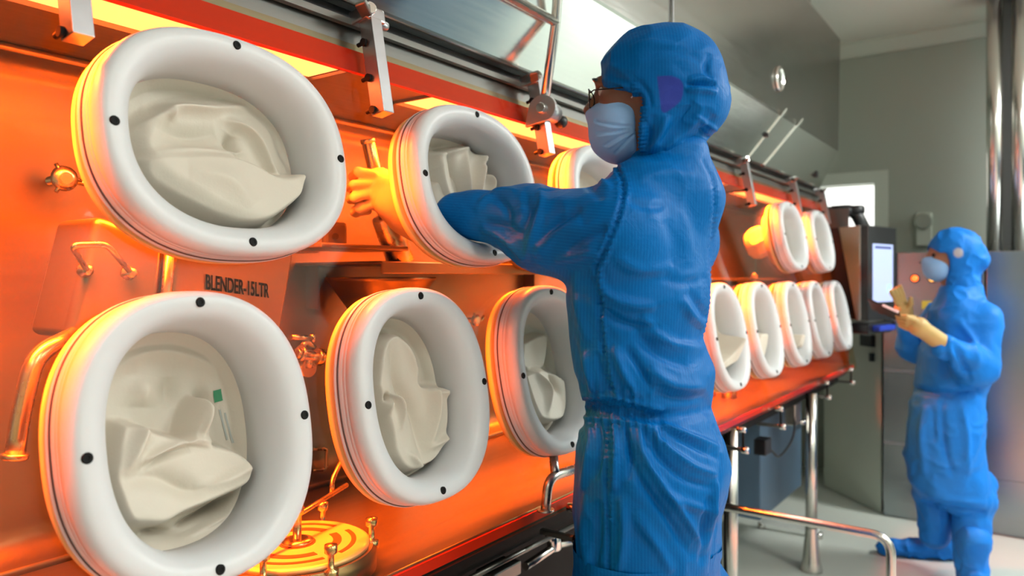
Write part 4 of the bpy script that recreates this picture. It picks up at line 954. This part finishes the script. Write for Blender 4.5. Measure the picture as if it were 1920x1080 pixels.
# mask
k_ = Field(HC-.14, HC+.14, .0024)
k_.ell(hd(.048, 0, -.052), (.066, .068, .066), HA, 0); k_.ell(hd(.082, 0, -.022), (.038, .026, .026), HA, .025); k_.ell(hd(.05, 0, -.085), (.055, .055, .040), HA, .03)
k_.box(hd(-.10+.017, 0, -.05), (.10, .2, .2), HA, .004, .004, 'sub'); k_.box(hd(.03, 0, .052), (.2, .2, .05), [fd*.97-ud*.24, sd, ud*.97+fd*.24], .004, .006, 'sub')
V, Q = k_.mesh(1); N = normals(V, Q); f_, s__, u_ = to_head(V)
r_ = np.sqrt((f_-.015)**2+(u_+.055)**2); an = np.arctan2(u_+.055, f_-.01)
pl_ = (.5+.5*np.sin(an*9+.6))**3; V = V-N*(.0008*pl_*np.clip(r_/.05, 0, 1)*np.clip((.02-u_)/.03, 0, 1))[:, None]
N = normals(V, Q); V = crease(V, N, [([(1117, 226), (1150, 234), (1188, 237)], 2.6, -.0035, 0), ([(1117, 232), (1150, 240), (1186, 240)], 3, .0022, 0), ([(1120, 250), (1155, 245), (1188, 241)], 2.6, -.0035, 0), ([(1122, 256), (1158, 251), (1188, 244)], 3, .0022, 0),
  ([(1135, 272), (1165, 254), (1190, 245)], 2.6, -.0035, 0), ([(1142, 276), (1170, 258), (1190, 248)], 3, .0022, 0), ([(1155, 286), (1175, 265), (1190, 250)], 2.6, -.0030, 0), ([(1118, 197), (1150, 193), (1182, 190)], 2.5, .0012, 0)], .05)
mk = mesh_obj('face_mask', V, Q, M['mask'], wk)
MB().tube([hd(.022, .064, -.018), hd(.0, .077, .0), hd(-.02, .082, .01)], .0014, 6).build('ear_loop', simple('white_elastic', (.8, .85, .9), .7), mk)
# hood
h = Field(HC-np.array([.2, .2, .26]), HC+np.array([.2, .2, .2]), .0028)
h.ell(hd(-.028, 0, .012), (.116, .094, .110), HA, 0); h.ell(hd(-.085, 0, -.030), (.062, .075, .060), HA, .03); h.ell(hd(-.02, 0, .06), (.10, .082, .062), HA, .03)
h.cap(hd(-.03, 0, -.05), hd(-.032, .0, -.128), .080, .064, .03); h.ell(hd(-.01, .03, -.06), (.05, .06, .07), HA, .03)
h.box(hd(.17, 0, -.155), (.15, .3, .170), [fd*.985+ud*.17, sd, ud*.985-fd*.17], .03, .012, 'sub')
h.ell(hd(.045, 0, -.02), (.048, .048, .08), HA, .01, 'sub')
V, Q = h.mesh(2); N = normals(V, Q); V = wrinkle(V, N, 18, .0048, 31, (1, 1, 1.5)); N = normals(V, Q)
HF = [([(1190, 165), (1200, 200), (1203, 250), (1196, 292)], 5, .004, 0), ([(1135, 150), (1165, 158), (1188, 172)], 5, .004, 0),
      ([(1285, 158), (1315, 156), (1343, 158)], 4, -.012), ([(1290, 150), (1320, 146), (1340, 150)], 5, .006), ([(1285, 170), (1320, 168), (1345, 175)], 6, .008),
      ([(1200, 110), (1240, 95), (1290, 100), (1330, 130)], 9, -.004), ([(1180, 90), (1220, 80), (1270, 85)], 8, .004), ([(1330, 100), (1325, 130), (1335, 150)], 6, -.006),
      ([(1225, 215), (1218, 250), (1205, 280)], 9, -.007), ([(1250, 215), (1240, 250), (1215, 285)], 8, .008), ([(1300, 190), (1275, 225), (1235, 270)], 9, -.007), ([(1320, 200), (1290, 240), (1245, 280)], 8, .007), ([(1340, 215), (1320, 245), (1290, 270)], 7, -.006),
      ([(1195, 150), (1215, 175), (1222, 205)], 5, -.004), ([(1200, 215), (1215, 245), (1212, 285)], 6, -.005), ([(1140, 120), (1165, 135), (1185, 150)], 6, .003),
      ([(1300, 215), (1330, 235), (1345, 245)], 5, .006), ([(1310, 240), (1325, 255), (1335, 262)], 4, -.006)]
V = crease(V, N, HF); P_ = to_px(V)
pd = poly_sd(P_, smooth_line([(1232, 143), (1262, 143), (1280, 156), (1278, 185), (1262, 202), (1242, 210), (1236, 175), (1232, 143)], 4)); vis = ((CAM-V)*N).sum(1) > 0
pt_ = np.where(vis, np.clip(.5-pd/3.0, 0, 1), 0)
gath = np.sin(P_[:, 1]*.85); e1, _ = pline(P_, [(1188, 165), (1203, 205), (1205, 250), (1198, 292)]); V = V+N*(np.exp(-(e1/9)**2)*.0030*gath)[:, None]
cloth_obj('hood', V, Q, M['bluehood'], wk, V@R, pt_)
# coverall
S = []
for y, xl, xr, r in ((300, 1185, 1310, 1.2), (318, 1150, 1332, 1.5), (345, 1128, 1344, 1.5), (420, 1105, 1342, 1.45), (500, 1070, 1338, 1.4), (560, 1061, 1336, 1.35), (600, 1062, 1326, 1.3), (632, 1064, 1318, 1.3), (665, 1068, 1330, 1.3), (695, 1073, 1341, 1.25), (730, 1086, 1336, 1.25), (762, 1098, 1331, 1.2),
                     (795, 1088, 1346, 1.25), (830, 1078, 1364, 1.25), (865, 1076, 1373, 1.25), (925, 1075, 1368, 1.25), (960, 1075, 1357, 1.25), (1020, 1076, 1356, 1.3), (1080, 1080, 1350, 1.3), (1180, 1090, 1345, 1.35)):
    S.append(px_section(y, xl, xr, D0, r))
CP0 = CUFF+(CUFF-EL)*.35
def coverall(lo, hi, hh, floor_z):
    c = Field(lo, hi, hh); c.loft(S, 0); c.cap(hd(-.045, 0, -.125), hd(-.050, 0, -.20), .066, .085, .03)
    c.cap(LSH+np.array([0, .02, 0]), RSH+np.array([-.0, -.02, 0]), .062, .060, .05)
    c.cap(LSH+np.array([-.01, -.005, -.015]), EL, .082, .070, .045); c.cap(EL, CUFF, .070, .046, .03); c.cap(CUFF, CP0, .046, .040, .02)
    c.ell(at_x(1040, 462, .26), (.07, .06, .045), k=.05)
    c.cap(RSH+np.array([-.02, 0, -.02]), REL, .070, .062, .045); c.cap(REL, RC+GN*.03, .068, .046, .03)
    return c
c = coverall((-.07, 1.02, .84), (.60, 1.80, 1.70), .0048, .84)
TL_ = at_depth(1180, 1150, D0)
HL = np.array([S[-1][1]-.0, S[-1][2]-.10, S[-1][0]+.02]); HR = np.array([S[-1][1]+.01, S[-1][2]+.10, S[-1][0]+.02])
KL = HL+np.array([-.02, -.015, -.36]); KR = HR+np.array([-.01, .02, -.36])
AL = np.array([KL[0]+.03, KL[1]-.005, .10]); AR = np.array([KR[0]+.03, KR[1]+.005, .10])
V, Q = c.mesh(2)
SEAM = [(1148, 300), (1168, 345), (1160, 400), (1135, 465), (1118, 500)]
def dress(V, Q, seed, amp=.006):
    N = normals(V, Q); P_ = to_px(V)
    V = wrinkle(V, N, 6.5, amp*1.0, seed, (1, 1, .75), 2.6); N = normals(V, Q); V = wrinkle(V, N, 17, amp*.35, seed+9, (1, 1, .8), 2.4); return V
V = dress(V, Q, 51); N = normals(V, Q)
CF = [ # sleeve
 ([(890, 395), (925, 362), (970, 356)], 7, .006), ([(912, 360), (935, 372), (952, 395), (955, 430)], 8, -.006), ([(960, 400), (985, 385), (1010, 375)], 7, .004), ([(1012, 350), (1016, 390), (1000, 440), (985, 490)], 9, .008),
 ([(985, 350), (990, 400), (975, 440)], 8, -.005), ([(900, 430), (935, 440), (968, 465), (985, 490)], 8, .009), ([(905, 415), (950, 425), (985, 445)], 8, -.006), ([(1000, 480), (1040, 440), (1090, 415)], 12, .008), ([(1010, 460), (1045, 420), (1090, 390)], 9, -.007),
 ([(1060, 470), (1100, 440), (1140, 425)], 10, -.008), ([(1050, 340), (1080, 350), (1120, 340)], 8, .005), ([(1080, 330), (1105, 350), (1130, 375)], 8, -.005), ([(1110, 305), (1125, 335), (1145, 355)], 8, .006), ([(1040, 488), (1080, 480), (1120, 470)], 7, .006),
 # shoulder seam
 (SEAM, 4, -.005, 0), ([(x+8, y) for x, y in SEAM], 5, .002, 0), ([(x-8, y) for x, y in SEAM], 5, .002, 0), ([(1062, 334), (1060, 350), (1010, 360)], 2, -.003, 0),
 # right side seam
 ([(1318, 300), (1338, 345), (1340, 400), (1332, 480)], 4, -.003, 0),
 # back folds
 ([(1195, 335), (1250, 320), (1305, 330)], 12, .003), ([(1175, 370), (1205, 385), (1245, 388)], 10, -.004), ([(1150, 480), (1200, 505), (1262, 500)], 14, .005), ([(1262, 380), (1285, 440), (1290, 500)], 16, .004), ([(1240, 400), (1262, 450), (1262, 500)], 12, -.003),
 ([(1115, 500), (1135, 545), (1172, 568), (1230, 575)], 11, .009), ([(1105, 520), (1130, 580), (1180, 610), (1240, 615)], 10, -.008), ([(1080, 510), (1085, 570), (1100, 640)], 11, .007), ([(1200, 590), (1250, 640), (1320, 655)], 13, .008), ([(1190, 620), (1230, 660), (1300, 690)], 12, -.008),
 ([(1280, 560), (1295, 590), (1320, 612)], 9, .008), ([(1292, 545), (1312, 575), (1325, 600)], 7, -.006), ([(1240, 520), (1285, 530), (1325, 520)], 10, -.004),
 ([(1150, 650), (1170, 700), (1200, 745)], 9, .009), ([(1172, 650), (1200, 690), (1222, 735)], 8, -.008), ([(1215, 690), (1260, 720), (1325, 725)], 12, .009), ([(1225, 740), (1280, 752), (1330, 745)], 12, -.008), ([(1120, 660), (1128, 700), (1142, 740)], 6, -.007), ([(1095, 660), (1105, 700), (1118, 738)], 7, .008), ([(1075, 630), (1082, 680), (1095, 730)], 7, -.005),
 ([(1118, 500), (1122, 570), (1130, 650), (1145, 745)], 3, -.006, 0), ([(1127, 500), (1131, 570), (1139, 650), (1154, 745)], 4, .003, 0),
 # gathered waist, only its left half
 ([(1092, 762), (1140, 764), (1185, 773), (1235, 786)], 13, -.011, 0), ([(1092, 744), (1150, 744), (1200, 756), (1240, 768)], 6, .006, 0), ([(1090, 783), (1150, 786), (1225, 800)], 6, .006, 0), ([(1235, 782), (1290, 775), (1335, 762)], 16, -.008),
 # folds fanning out below the waist
 ([(1112, 795), (1106, 850), (1092, 920)], 8, .009), ([(1128, 795), (1124, 850), (1115, 900)], 6, -.008), ([(1152, 795), (1156, 850), (1150, 920)], 7, .010), ([(1172, 800), (1180, 850), (1178, 900)], 6, -.008), ([(1190, 800), (1210, 860), (1248, 920), (1290, 980), (1322, 1040)], 9, .010), ([(1176, 830), (1200, 900), (1250, 970), (1300, 1050)], 9, -.009),
 ([(1215, 798), (1250, 840), (1300, 875), (1345, 890)], 8, .009), ([(1210, 810), (1240, 860), (1290, 900), (1340, 915)], 8, -.008), ([(1232, 790), (1280, 812), (1350, 840)], 7, .008), ([(1240, 800), (1290, 830), (1352, 862)], 6, -.006), ([(1240, 920), (1290, 945), (1340, 960)], 10, .007),
 ([(1345, 900), (1335, 960), (1322, 1030)], 7, .008), ([(1330, 930), (1320, 990), (1315, 1060)], 7, -.007), ([(1100, 930), (1095, 1000), (1105, 1075)], 10, .007), ([(1165, 930), (1170, 1000), (1160, 1075)], 10, .008), ([(1190, 960), (1230, 1020), (1260, 1075)], 12, .007), ([(1122, 940), (1120, 1010), (1115, 1075)], 8, -.007),
 ([(1138, 800), (1136, 900), (1140, 1000), (1140, 1078)], 3, -.006, 0), ([(1340, 800), (1352, 850), (1345, 950), (1332, 1075)], 3, -.003, 0)]
V = crease(V, N, [(f[0], f[1]*.85, f[2]*((1.25 if min(q[0] for q in f[0]) < 1095 and max(q[1] for q in f[0]) < 500 else 1.25) if len(f) < 4 else 1))+tuple(f[3:]) for f in CF]); P_ = to_px(V); N = normals(V, Q)
# gathers along the elastic waist and puckers along the shoulder seam
zz = P_[:, 1]-np.interp(P_[:, 0], [1090, 1140, 1185, 1240], [762, 764, 773, 787]); wst = np.exp(-(zz/17)**2)*np.clip((1250-P_[:, 0])/25, 0, 1)
V = V+N*(wst*(.0026*np.sin(P_[:, 0]*.95+.7*np.sin(P_[:, 1]*.25)+2*vn(P_[:, [0, 1, 1]]*.03, 4))+.0013*np.sin(P_[:, 1]*1.1)))[:, None]
fan = np.exp(-((zz-34)/22)**2)*np.clip((1260-P_[:, 0])/25, 0, 1)+np.exp(-((zz+30)/18)**2)*np.clip((1220-P_[:, 0])/25, 0, 1); V = V+N*(fan*.0028*np.sin(P_[:, 0]*.38-zz*.06))[:, None]
d1, t1 = pline(P_, smooth_line(SEAM)); V = V+N*(np.exp(-(np.clip(d1-4, 0, 99)/8)**2)*.0026*np.sin(P_[:, 1]*.72))[:, None]
d2, t2 = pline(P_, [(1123, 500), (1133, 650), (1149, 745), (1140, 800), (1140, 1080)]); V = V+N*(np.exp(-(np.clip(d2-2, 0, 99)/7)**2)*.0022*np.sin(P_[:, 1]*.55))[:, None]
d2, t2 = pline(P_, [(1338, 345), (1340, 400), (1332, 480), (1318, 620)]); V = V+N*(np.exp(-(np.clip(d2-2, 0, 99)/7)**2)*.0018*np.sin(P_[:, 1]*.7))[:, None]
# pinstripe coordinate: across the torso, across the sleeve
sl = np.clip((d1*np.where(P_[:, 0] < np.interp(P_[:, 1], [300, 345, 400, 465, 500], [1148, 1168, 1160, 1135, 1118]), 1, -1))/4, 0, 1)*(P_[:, 1] < 503)
ax_ = (CUFF-LSH)/np.linalg.norm(CUFF-LSH); pr_ = np.cross(ax_, F); pr_ /= np.linalg.norm(pr_)
stripe = np.where(sl > .5, (V-LSH)@pr_, (V@R)*1.0)
# legs: separate field continued below, same coverall mesh
cl = Field((.10, 1.02, .0), (.66, 1.68, .87), .008)
cl.loft([(S[-1][0]-.02, S[-1][1], S[-1][2], S[-1][3]*.98, S[-1][4]*.98), (.95, S[-2][1], S[-2][2], S[-2][3], S[-2][4])], 0)
cl.loft([s for s in S if s[0] < .95], 0)
cl.cap(HL, KL, .115, .080, .05); cl.cap(HR, KR, .115, .080, .05); cl.cap(KL, AL, .080, .062, .03); cl.cap(KR, AR, .080, .062, .03)
for A_ in (AL, AR): cl.ell(A_+np.array([-.06, 0, -.055]), (.15, .055, .05), k=.04)
cl.put(np.float32(1.0)*(0-cl.Z), .0, 'sub') if False else None
Vl, Ql = cl.mesh(1); Vl = np.where(Vl < [-9, -9, .003], [[-9, -9, .003]], Vl); Nl = normals(Vl, Ql); Vl = wrinkle(Vl, Nl, 9, .008, 77, (1, 1, .6)); Vl[:, 2] = np.maximum(Vl[:, 2], .002)
Va = np.vstack([V, Vl]); Qa = np.vstack([Q, Ql+len(V)])
cloth_obj('coverall', Va, Qa, M['blue'], wk, np.concatenate([stripe, Vl@R]))
# glove with the hand inside it, through the second upper port
def hand_glove(name, parent, start, wrist, palm, fingers, thumb, r0, h_, mat, lo, hi, seed):
    g = Field(lo, hi, h_)
    g.cap(start, (start+wrist)/2, r0, r0*.78, 0); g.cap((start+wrist)/2, wrist, r0*.72, .036, .03)
    g.cap(wrist, palm, .034, .040, .02); g.ell(palm, (.034, .036, .044), k=.02)
    for ch_ in fingers:
        for i in range(len(ch_)-1): g.cap(ch_[i], ch_[i+1], .0115-.001*i, .0105-.001*i, .005)
    for i in range(len(thumb)-1): g.cap(thumb[i], thumb[i+1], .013, .011, .006)
    V, Q = g.mesh(1); N = normals(V, Q); d = np.linalg.norm(V-palm, axis=1)
    V2 = wrinkle(V, N, 16, .012, seed); V = V+(V2-V)*np.clip((d-.05)/.05, 0, 1)[:, None]
    return mesh_obj(name, V, Q, mat, parent)
pc = HANDC
def hx(px, py, x): return at_x(px, py, x)
fing = [[hx(700, 330-2, -.15), hx(672, 324, -.165), hx(662, 332, -.20), hx(684, 338, -.225)], [hx(698, 345, -.15), hx(662, 346, -.165), hx(655, 352, -.20), hx(680, 356, -.225)],
        [hx(698, 362, -.15), hx(666, 368, -.165), hx(658, 373, -.20), hx(682, 376, -.225)], [hx(702, 380, -.155), hx(676, 390, -.17), hx(668, 396, -.20), hx(690, 396, -.22)]]
thm = [hx(722, 335, -.19), hx(715, 322, -.215), hx(690, 322, -.235)]
fl_s = glass(1.190, SU-.01, -.105); wr_ = hx(738, 372, -.115)
hand_glove('worn_glove', P['U2'], fl_s, wr_, pc+np.array([.012, 0, 0]), fing, thm, .078, .0034, M['glove'], (-.30, .95, 1.40), (.04, 1.30, 1.66), 91)
# empty glove hanging inside the fourth upper port
p0 = glass(3.50, SU, -.10); w0 = at_x(1432, 455, -.12); p1_ = at_x(1424, 480, -.13)
fg = [[p1_, at_x(1416+5*i, 500+2*i, -.14), at_x(1414+6*i, 522-2*i, -.13)] for i in range(4)]
hand_glove('hanging_glove', P['U4'], p0, w0, p1_, fg, [p1_, at_x(1440, 495, -.10)], .07, .006, M['glove'], (-.30, 2.7, 1.2), (.04, 3.6, 1.75), 95)

# ---------------------------------------------------------------- far worker
D1 = 3.38
fw = empty('person', (.66, 3.94, 0), 'person in blue hooded coverall with boot covers holding a tablet near the far cabinet', 'person')
def A(px, py, dd=0.0): return at_depth(px, py, D1+dd)
f2 = -R*.97+F*.25; f2 /= np.linalg.norm(f2); s2 = np.cross([0, 0, 1], f2); HB = [f2, s2, np.array([0, 0, 1.0])]; H2 = A(1782, 482)
def h2(f, s, u): return H2+f2*f+s2*s+np.array([0, 0, u])
lo = np.array([.2, 3.3, 0.0]); hi = np.array([1.15, 4.6, 1.66])
b = Field(H2-np.array([.2, .2, .40]), H2+np.array([.2, .2, .2]), .006)
b.ell(h2(-.005, 0, .02), (.09, .072, .09), HB, 0); b.ell(h2(.035, 0, -.03), (.055, .05, .08), HB, .03); b.cap(h2(-.02, 0, -.05), h2(-.03, 0, -.2), .052, .06, .03)
b.cap(h2(.085, 0, .015), h2(.105, 0, -.015), .008, .012, .01)
for s_ in (-1, 1): b.ell(h2(.085, s_*.03, .008), (.012, .015, .009), HB, .008, 'sub')
b.ell(h2(-.03, 0, -.30), (.09, .13, .12), HB, .04)
V, Q = b.mesh(1); mesh_obj('body', V, Q, M['skin2'], fw)
for s_ in (-1, 1):
    e = MB(); cc = h2(.074, s_*.03, .008); e.lathe(cc-f2*.011, cc+f2*.011, [(.011*math.sin(a), .011-.011*math.cos(a)) for a in np.linspace(0, math.pi, 8)], 14); e.build('eye', M['iris'], fw)
k_ = Field(H2-.16, H2+.16, .005); k_.ell(h2(.05, 0, -.05), (.065, .064, .062), HB, 0); k_.ell(h2(.085, 0, -.02), (.032, .025, .025), HB, .02)
k_.box(h2(-.08, 0, -.05), (.10, .2, .2), HB, .004, .004, 'sub'); k_.box(h2(.03, 0, .055), (.2, .2, .05), HB, .004, .006, 'sub')
V, Q = k_.mesh(1); mesh_obj('face_mask', V, Q, M['mask'], fw)
h = Field(H2-np.array([.25, .25, .30]), H2+np.array([.25, .25, .2]), .006)
h.ell(h2(-.020, 0, .020), (.118, .095, .112), HB, 0); h.ell(h2(-.095, 0, -.015), (.060, .07, .055), HB, .02); h.cap(h2(-.03, 0, -.05), h2(-.04, 0, -.19), .082, .085, .03)
h.box(h2(.17, 0, -.145), (.145, .3, .165), HB, .03, .012, 'sub'); h.ell(h2(.045, 0, -.02), (.062, .064, .09), HB, .01, 'sub')
V, Q = h.mesh(1); N = normals(V, Q); V = wrinkle(V, N, 20, .008, 131); P_ = to_px(V)
pd = np.hypot(P_[:, 0]-1797, P_[:, 1]-474)-9; vis = ((CAM-V)*N).sum(1) > 0
cloth_obj('hood', V, Q, M['blue2'], fw, np.zeros(len(V)), np.where(vis, np.clip(.5-pd/3, 0, 1), 0))
T = []
for y, xl, xr, r in ((535, 1768, 1840, 1.3), (560, 1752, 1850, 1.6), (600, 1738, 1868, 1.5), (650, 1728, 1866, 1.35), (700, 1722, 1855, 1.2), (735, 1722, 1838, 1.15), (760, 1710, 1836, 1.15), (800, 1704, 1840, 1.15), (860, 1702, 1842, 1.1), (905, 1708, 1846, 1.1), (935, 1730, 1850, 1.1), (952, 1760, 1850, 1.1)):
    T.append(px_section(y, xl, xr, D1, r))
cc = Field(lo, hi, .0085); cc.loft(T, 0)
sL = A(1842, 600, -.12); eL = A(1838, 690, -.18); wL = A(1772, 648, -.26); gL = A(1752, 632, -.27)
sR = A(1760, 595, .16); eR = A(1712, 650, .14); wR = A(1702, 612, .10)
cc.cap(sL, eL, .075, .068, .04); cc.cap(eL, wL, .070, .050, .03); cc.cap(sR, eR, .07, .06, .04); cc.cap(eR, wR, .058, .045, .03); cc.ell(A(1825, 705, -.2), (.06, .06, .05), k=.04)
cc.cap(A(1845, 905), A(1835, 930), .05, .05, .04)
# legs to the boot covers
l0, l1 = A(1752, 930, .05), A(1752, 1005, .06); r0_, r1_ = A(1822, 940, -.05), A(1822, 1060, -.10)
cc.cap(l0, l1, .074, .062, .0); cc.cap(r0_, r1_, .078, .064, .0); cc.ell(A(1755, 925, .05), (.085, .085, .05), k=.03); cc.ell(A(1822, 935, -.05), (.09, .09, .055), k=.03)
V, Q = cc.mesh(1); N = normals(V, Q); V = wrinkle(V, N, 7, .016, 141, (1, 1, .6)); N = normals(V, Q); V = wrinkle(V, N, 17, .006, 151); N = normals(V, Q)
FF = [([(1715, 730), (1770, 738), (1836, 736)], 6, -.02, 0), ([(1735, 760), (1728, 820), (1735, 890)], 7, .015), ([(1765, 750), (1770, 830), (1790, 900)], 7, -.016), ([(1800, 745), (1812, 820), (1815, 890)], 7, .016), ([(1748, 760), (1752, 830)], 5, -.012), ([(1785, 640), (1810, 690), (1820, 720)], 6, -.014), ([(1795, 600), (1825, 640), (1835, 690)], 7, .012),
      ([(1735, 925), (1780, 935), (1850, 945)], 6, .014), ([(1725, 940), (1790, 955), (1850, 962)], 4, -.018), ([(1760, 600), (1775, 660), (1770, 710)], 7, -.012), ([(1780, 680), (1800, 700), (1830, 705)], 5, .012)]
V = crease(V, N, FF)
cloth_obj('coverall', V, Q, M['blue2'], fw, np.zeros(len(V)))
# boot covers
def boot(name, ank, toe, seed):
    bt = Field(np.minimum(ank, toe)-np.array([.16, .16, .10]), np.maximum(ank, toe)+np.array([.16, .16, .16]), .007)
    an = np.array([ank[0], ank[1], .10]); bt.cap(ank, an, .066, .055, 0); heel = np.array([ank[0], ank[1], .05]); d = toe-heel; d[2] = 0; d /= np.linalg.norm(d)
    bt.cap(heel-d*.03, np.array([toe[0], toe[1], .035]), .052, .040, .04); bt.put(-bt.Z+.0*bt.X, 0) if False else None
    V, Q = bt.mesh(1); N = normals(V, Q); V = wrinkle(V, N, 16, .012, seed); V[:, 2] = np.maximum(V[:, 2], .003)
    o = cloth_obj(name, V, Q, M['blue2'], fw, np.zeros(len(V))); return o
heelL = at_z(1768, 1048, .0); toeL = at_z(1660, 1040, .0); an1 = A(1755, 1000, .06); an1 = np.array([heelL[0], heelL[1], .22])
boot('boot_cover', an1, toeL, 161)
heelR = at_z(1825, 1106, 0.0); toeR = heelR-F*.20-R*.05; boot('boot_cover', np.array([heelR[0], heelR[1], .22]), toeR, 171)
# gloved hands
def glove2(name, wrist, palm, fingers, thumb, seed):
    g = Field(np.minimum.reduce([wrist, palm]+[p for c in fingers for p in c])-.06, np.maximum.reduce([wrist, palm]+[p for c in fingers for p in c])+.06, .0045)
    g.cap(wrist, palm, .038, .034, 0); g.ell(palm, (.036, .036, .036), k=.02)
    for c in fingers:
        for i in range(len(c)-1): g.cap(c[i], c[i+1], .011, .0095, .006)
    for i in range(len(thumb)-1): g.cap(thumb[i], thumb[i+1], .012, .010, .006)
    V, Q = g.mesh(1); return mesh_obj(name, V, Q, M['tan'], fw)
gw = wL+(gL-wL)*.2
glove2('glove', gw, A(1722, 612, -.28), [[A(1715, 600+7*i, -.30+.02*i), A(1700, 594+7*i, -.31+.02*i), A(1682+2*i, 592+6*i, -.28+.02*i)] for i in range(4)], [A(1728, 602, -.25), A(1712, 596, -.24), A(1698, 594, -.24)], 1)
glove2('glove', wR, A(1694, 580, .08), [[A(1698-5*i, 570, .07), A(1692-6*i, 552, .07-.01*i), A(1688-6*i, 537+3*i, .06-.015*i)] for i in range(4)], [A(1702, 582, .05), A(1708, 570, .03), A(1708, 560, .02)], 2)
# tablet in the near hand
ta = empty('handheld_tablet', A(1672, 588, -.27), 'thin dark tablet with a white edge held by the far worker', 'tablet')
q0, q1 = A(1630, 566, -.22), A(1688, 592, -.30); dx = (q1-q0); L_ = np.linalg.norm(dx); dx /= L_; dz = np.cross(dx, F); dz /= np.linalg.norm(dz); dy = np.cross(dz, dx)
MB().box((q0+q1)/2+dy*.03, (L_, .15, .008), ax=[dx, dy, dz], bev=.003).build('case', M['black'], ta)
MB().box((q0+q1)/2+dx*.03-dy*.048, (L_*.5, .012, .010), ax=[dx, dy, dz], bev=.002).build('white_edge', simple('white_case_edge', (.8, .8, .85), .4), ta)
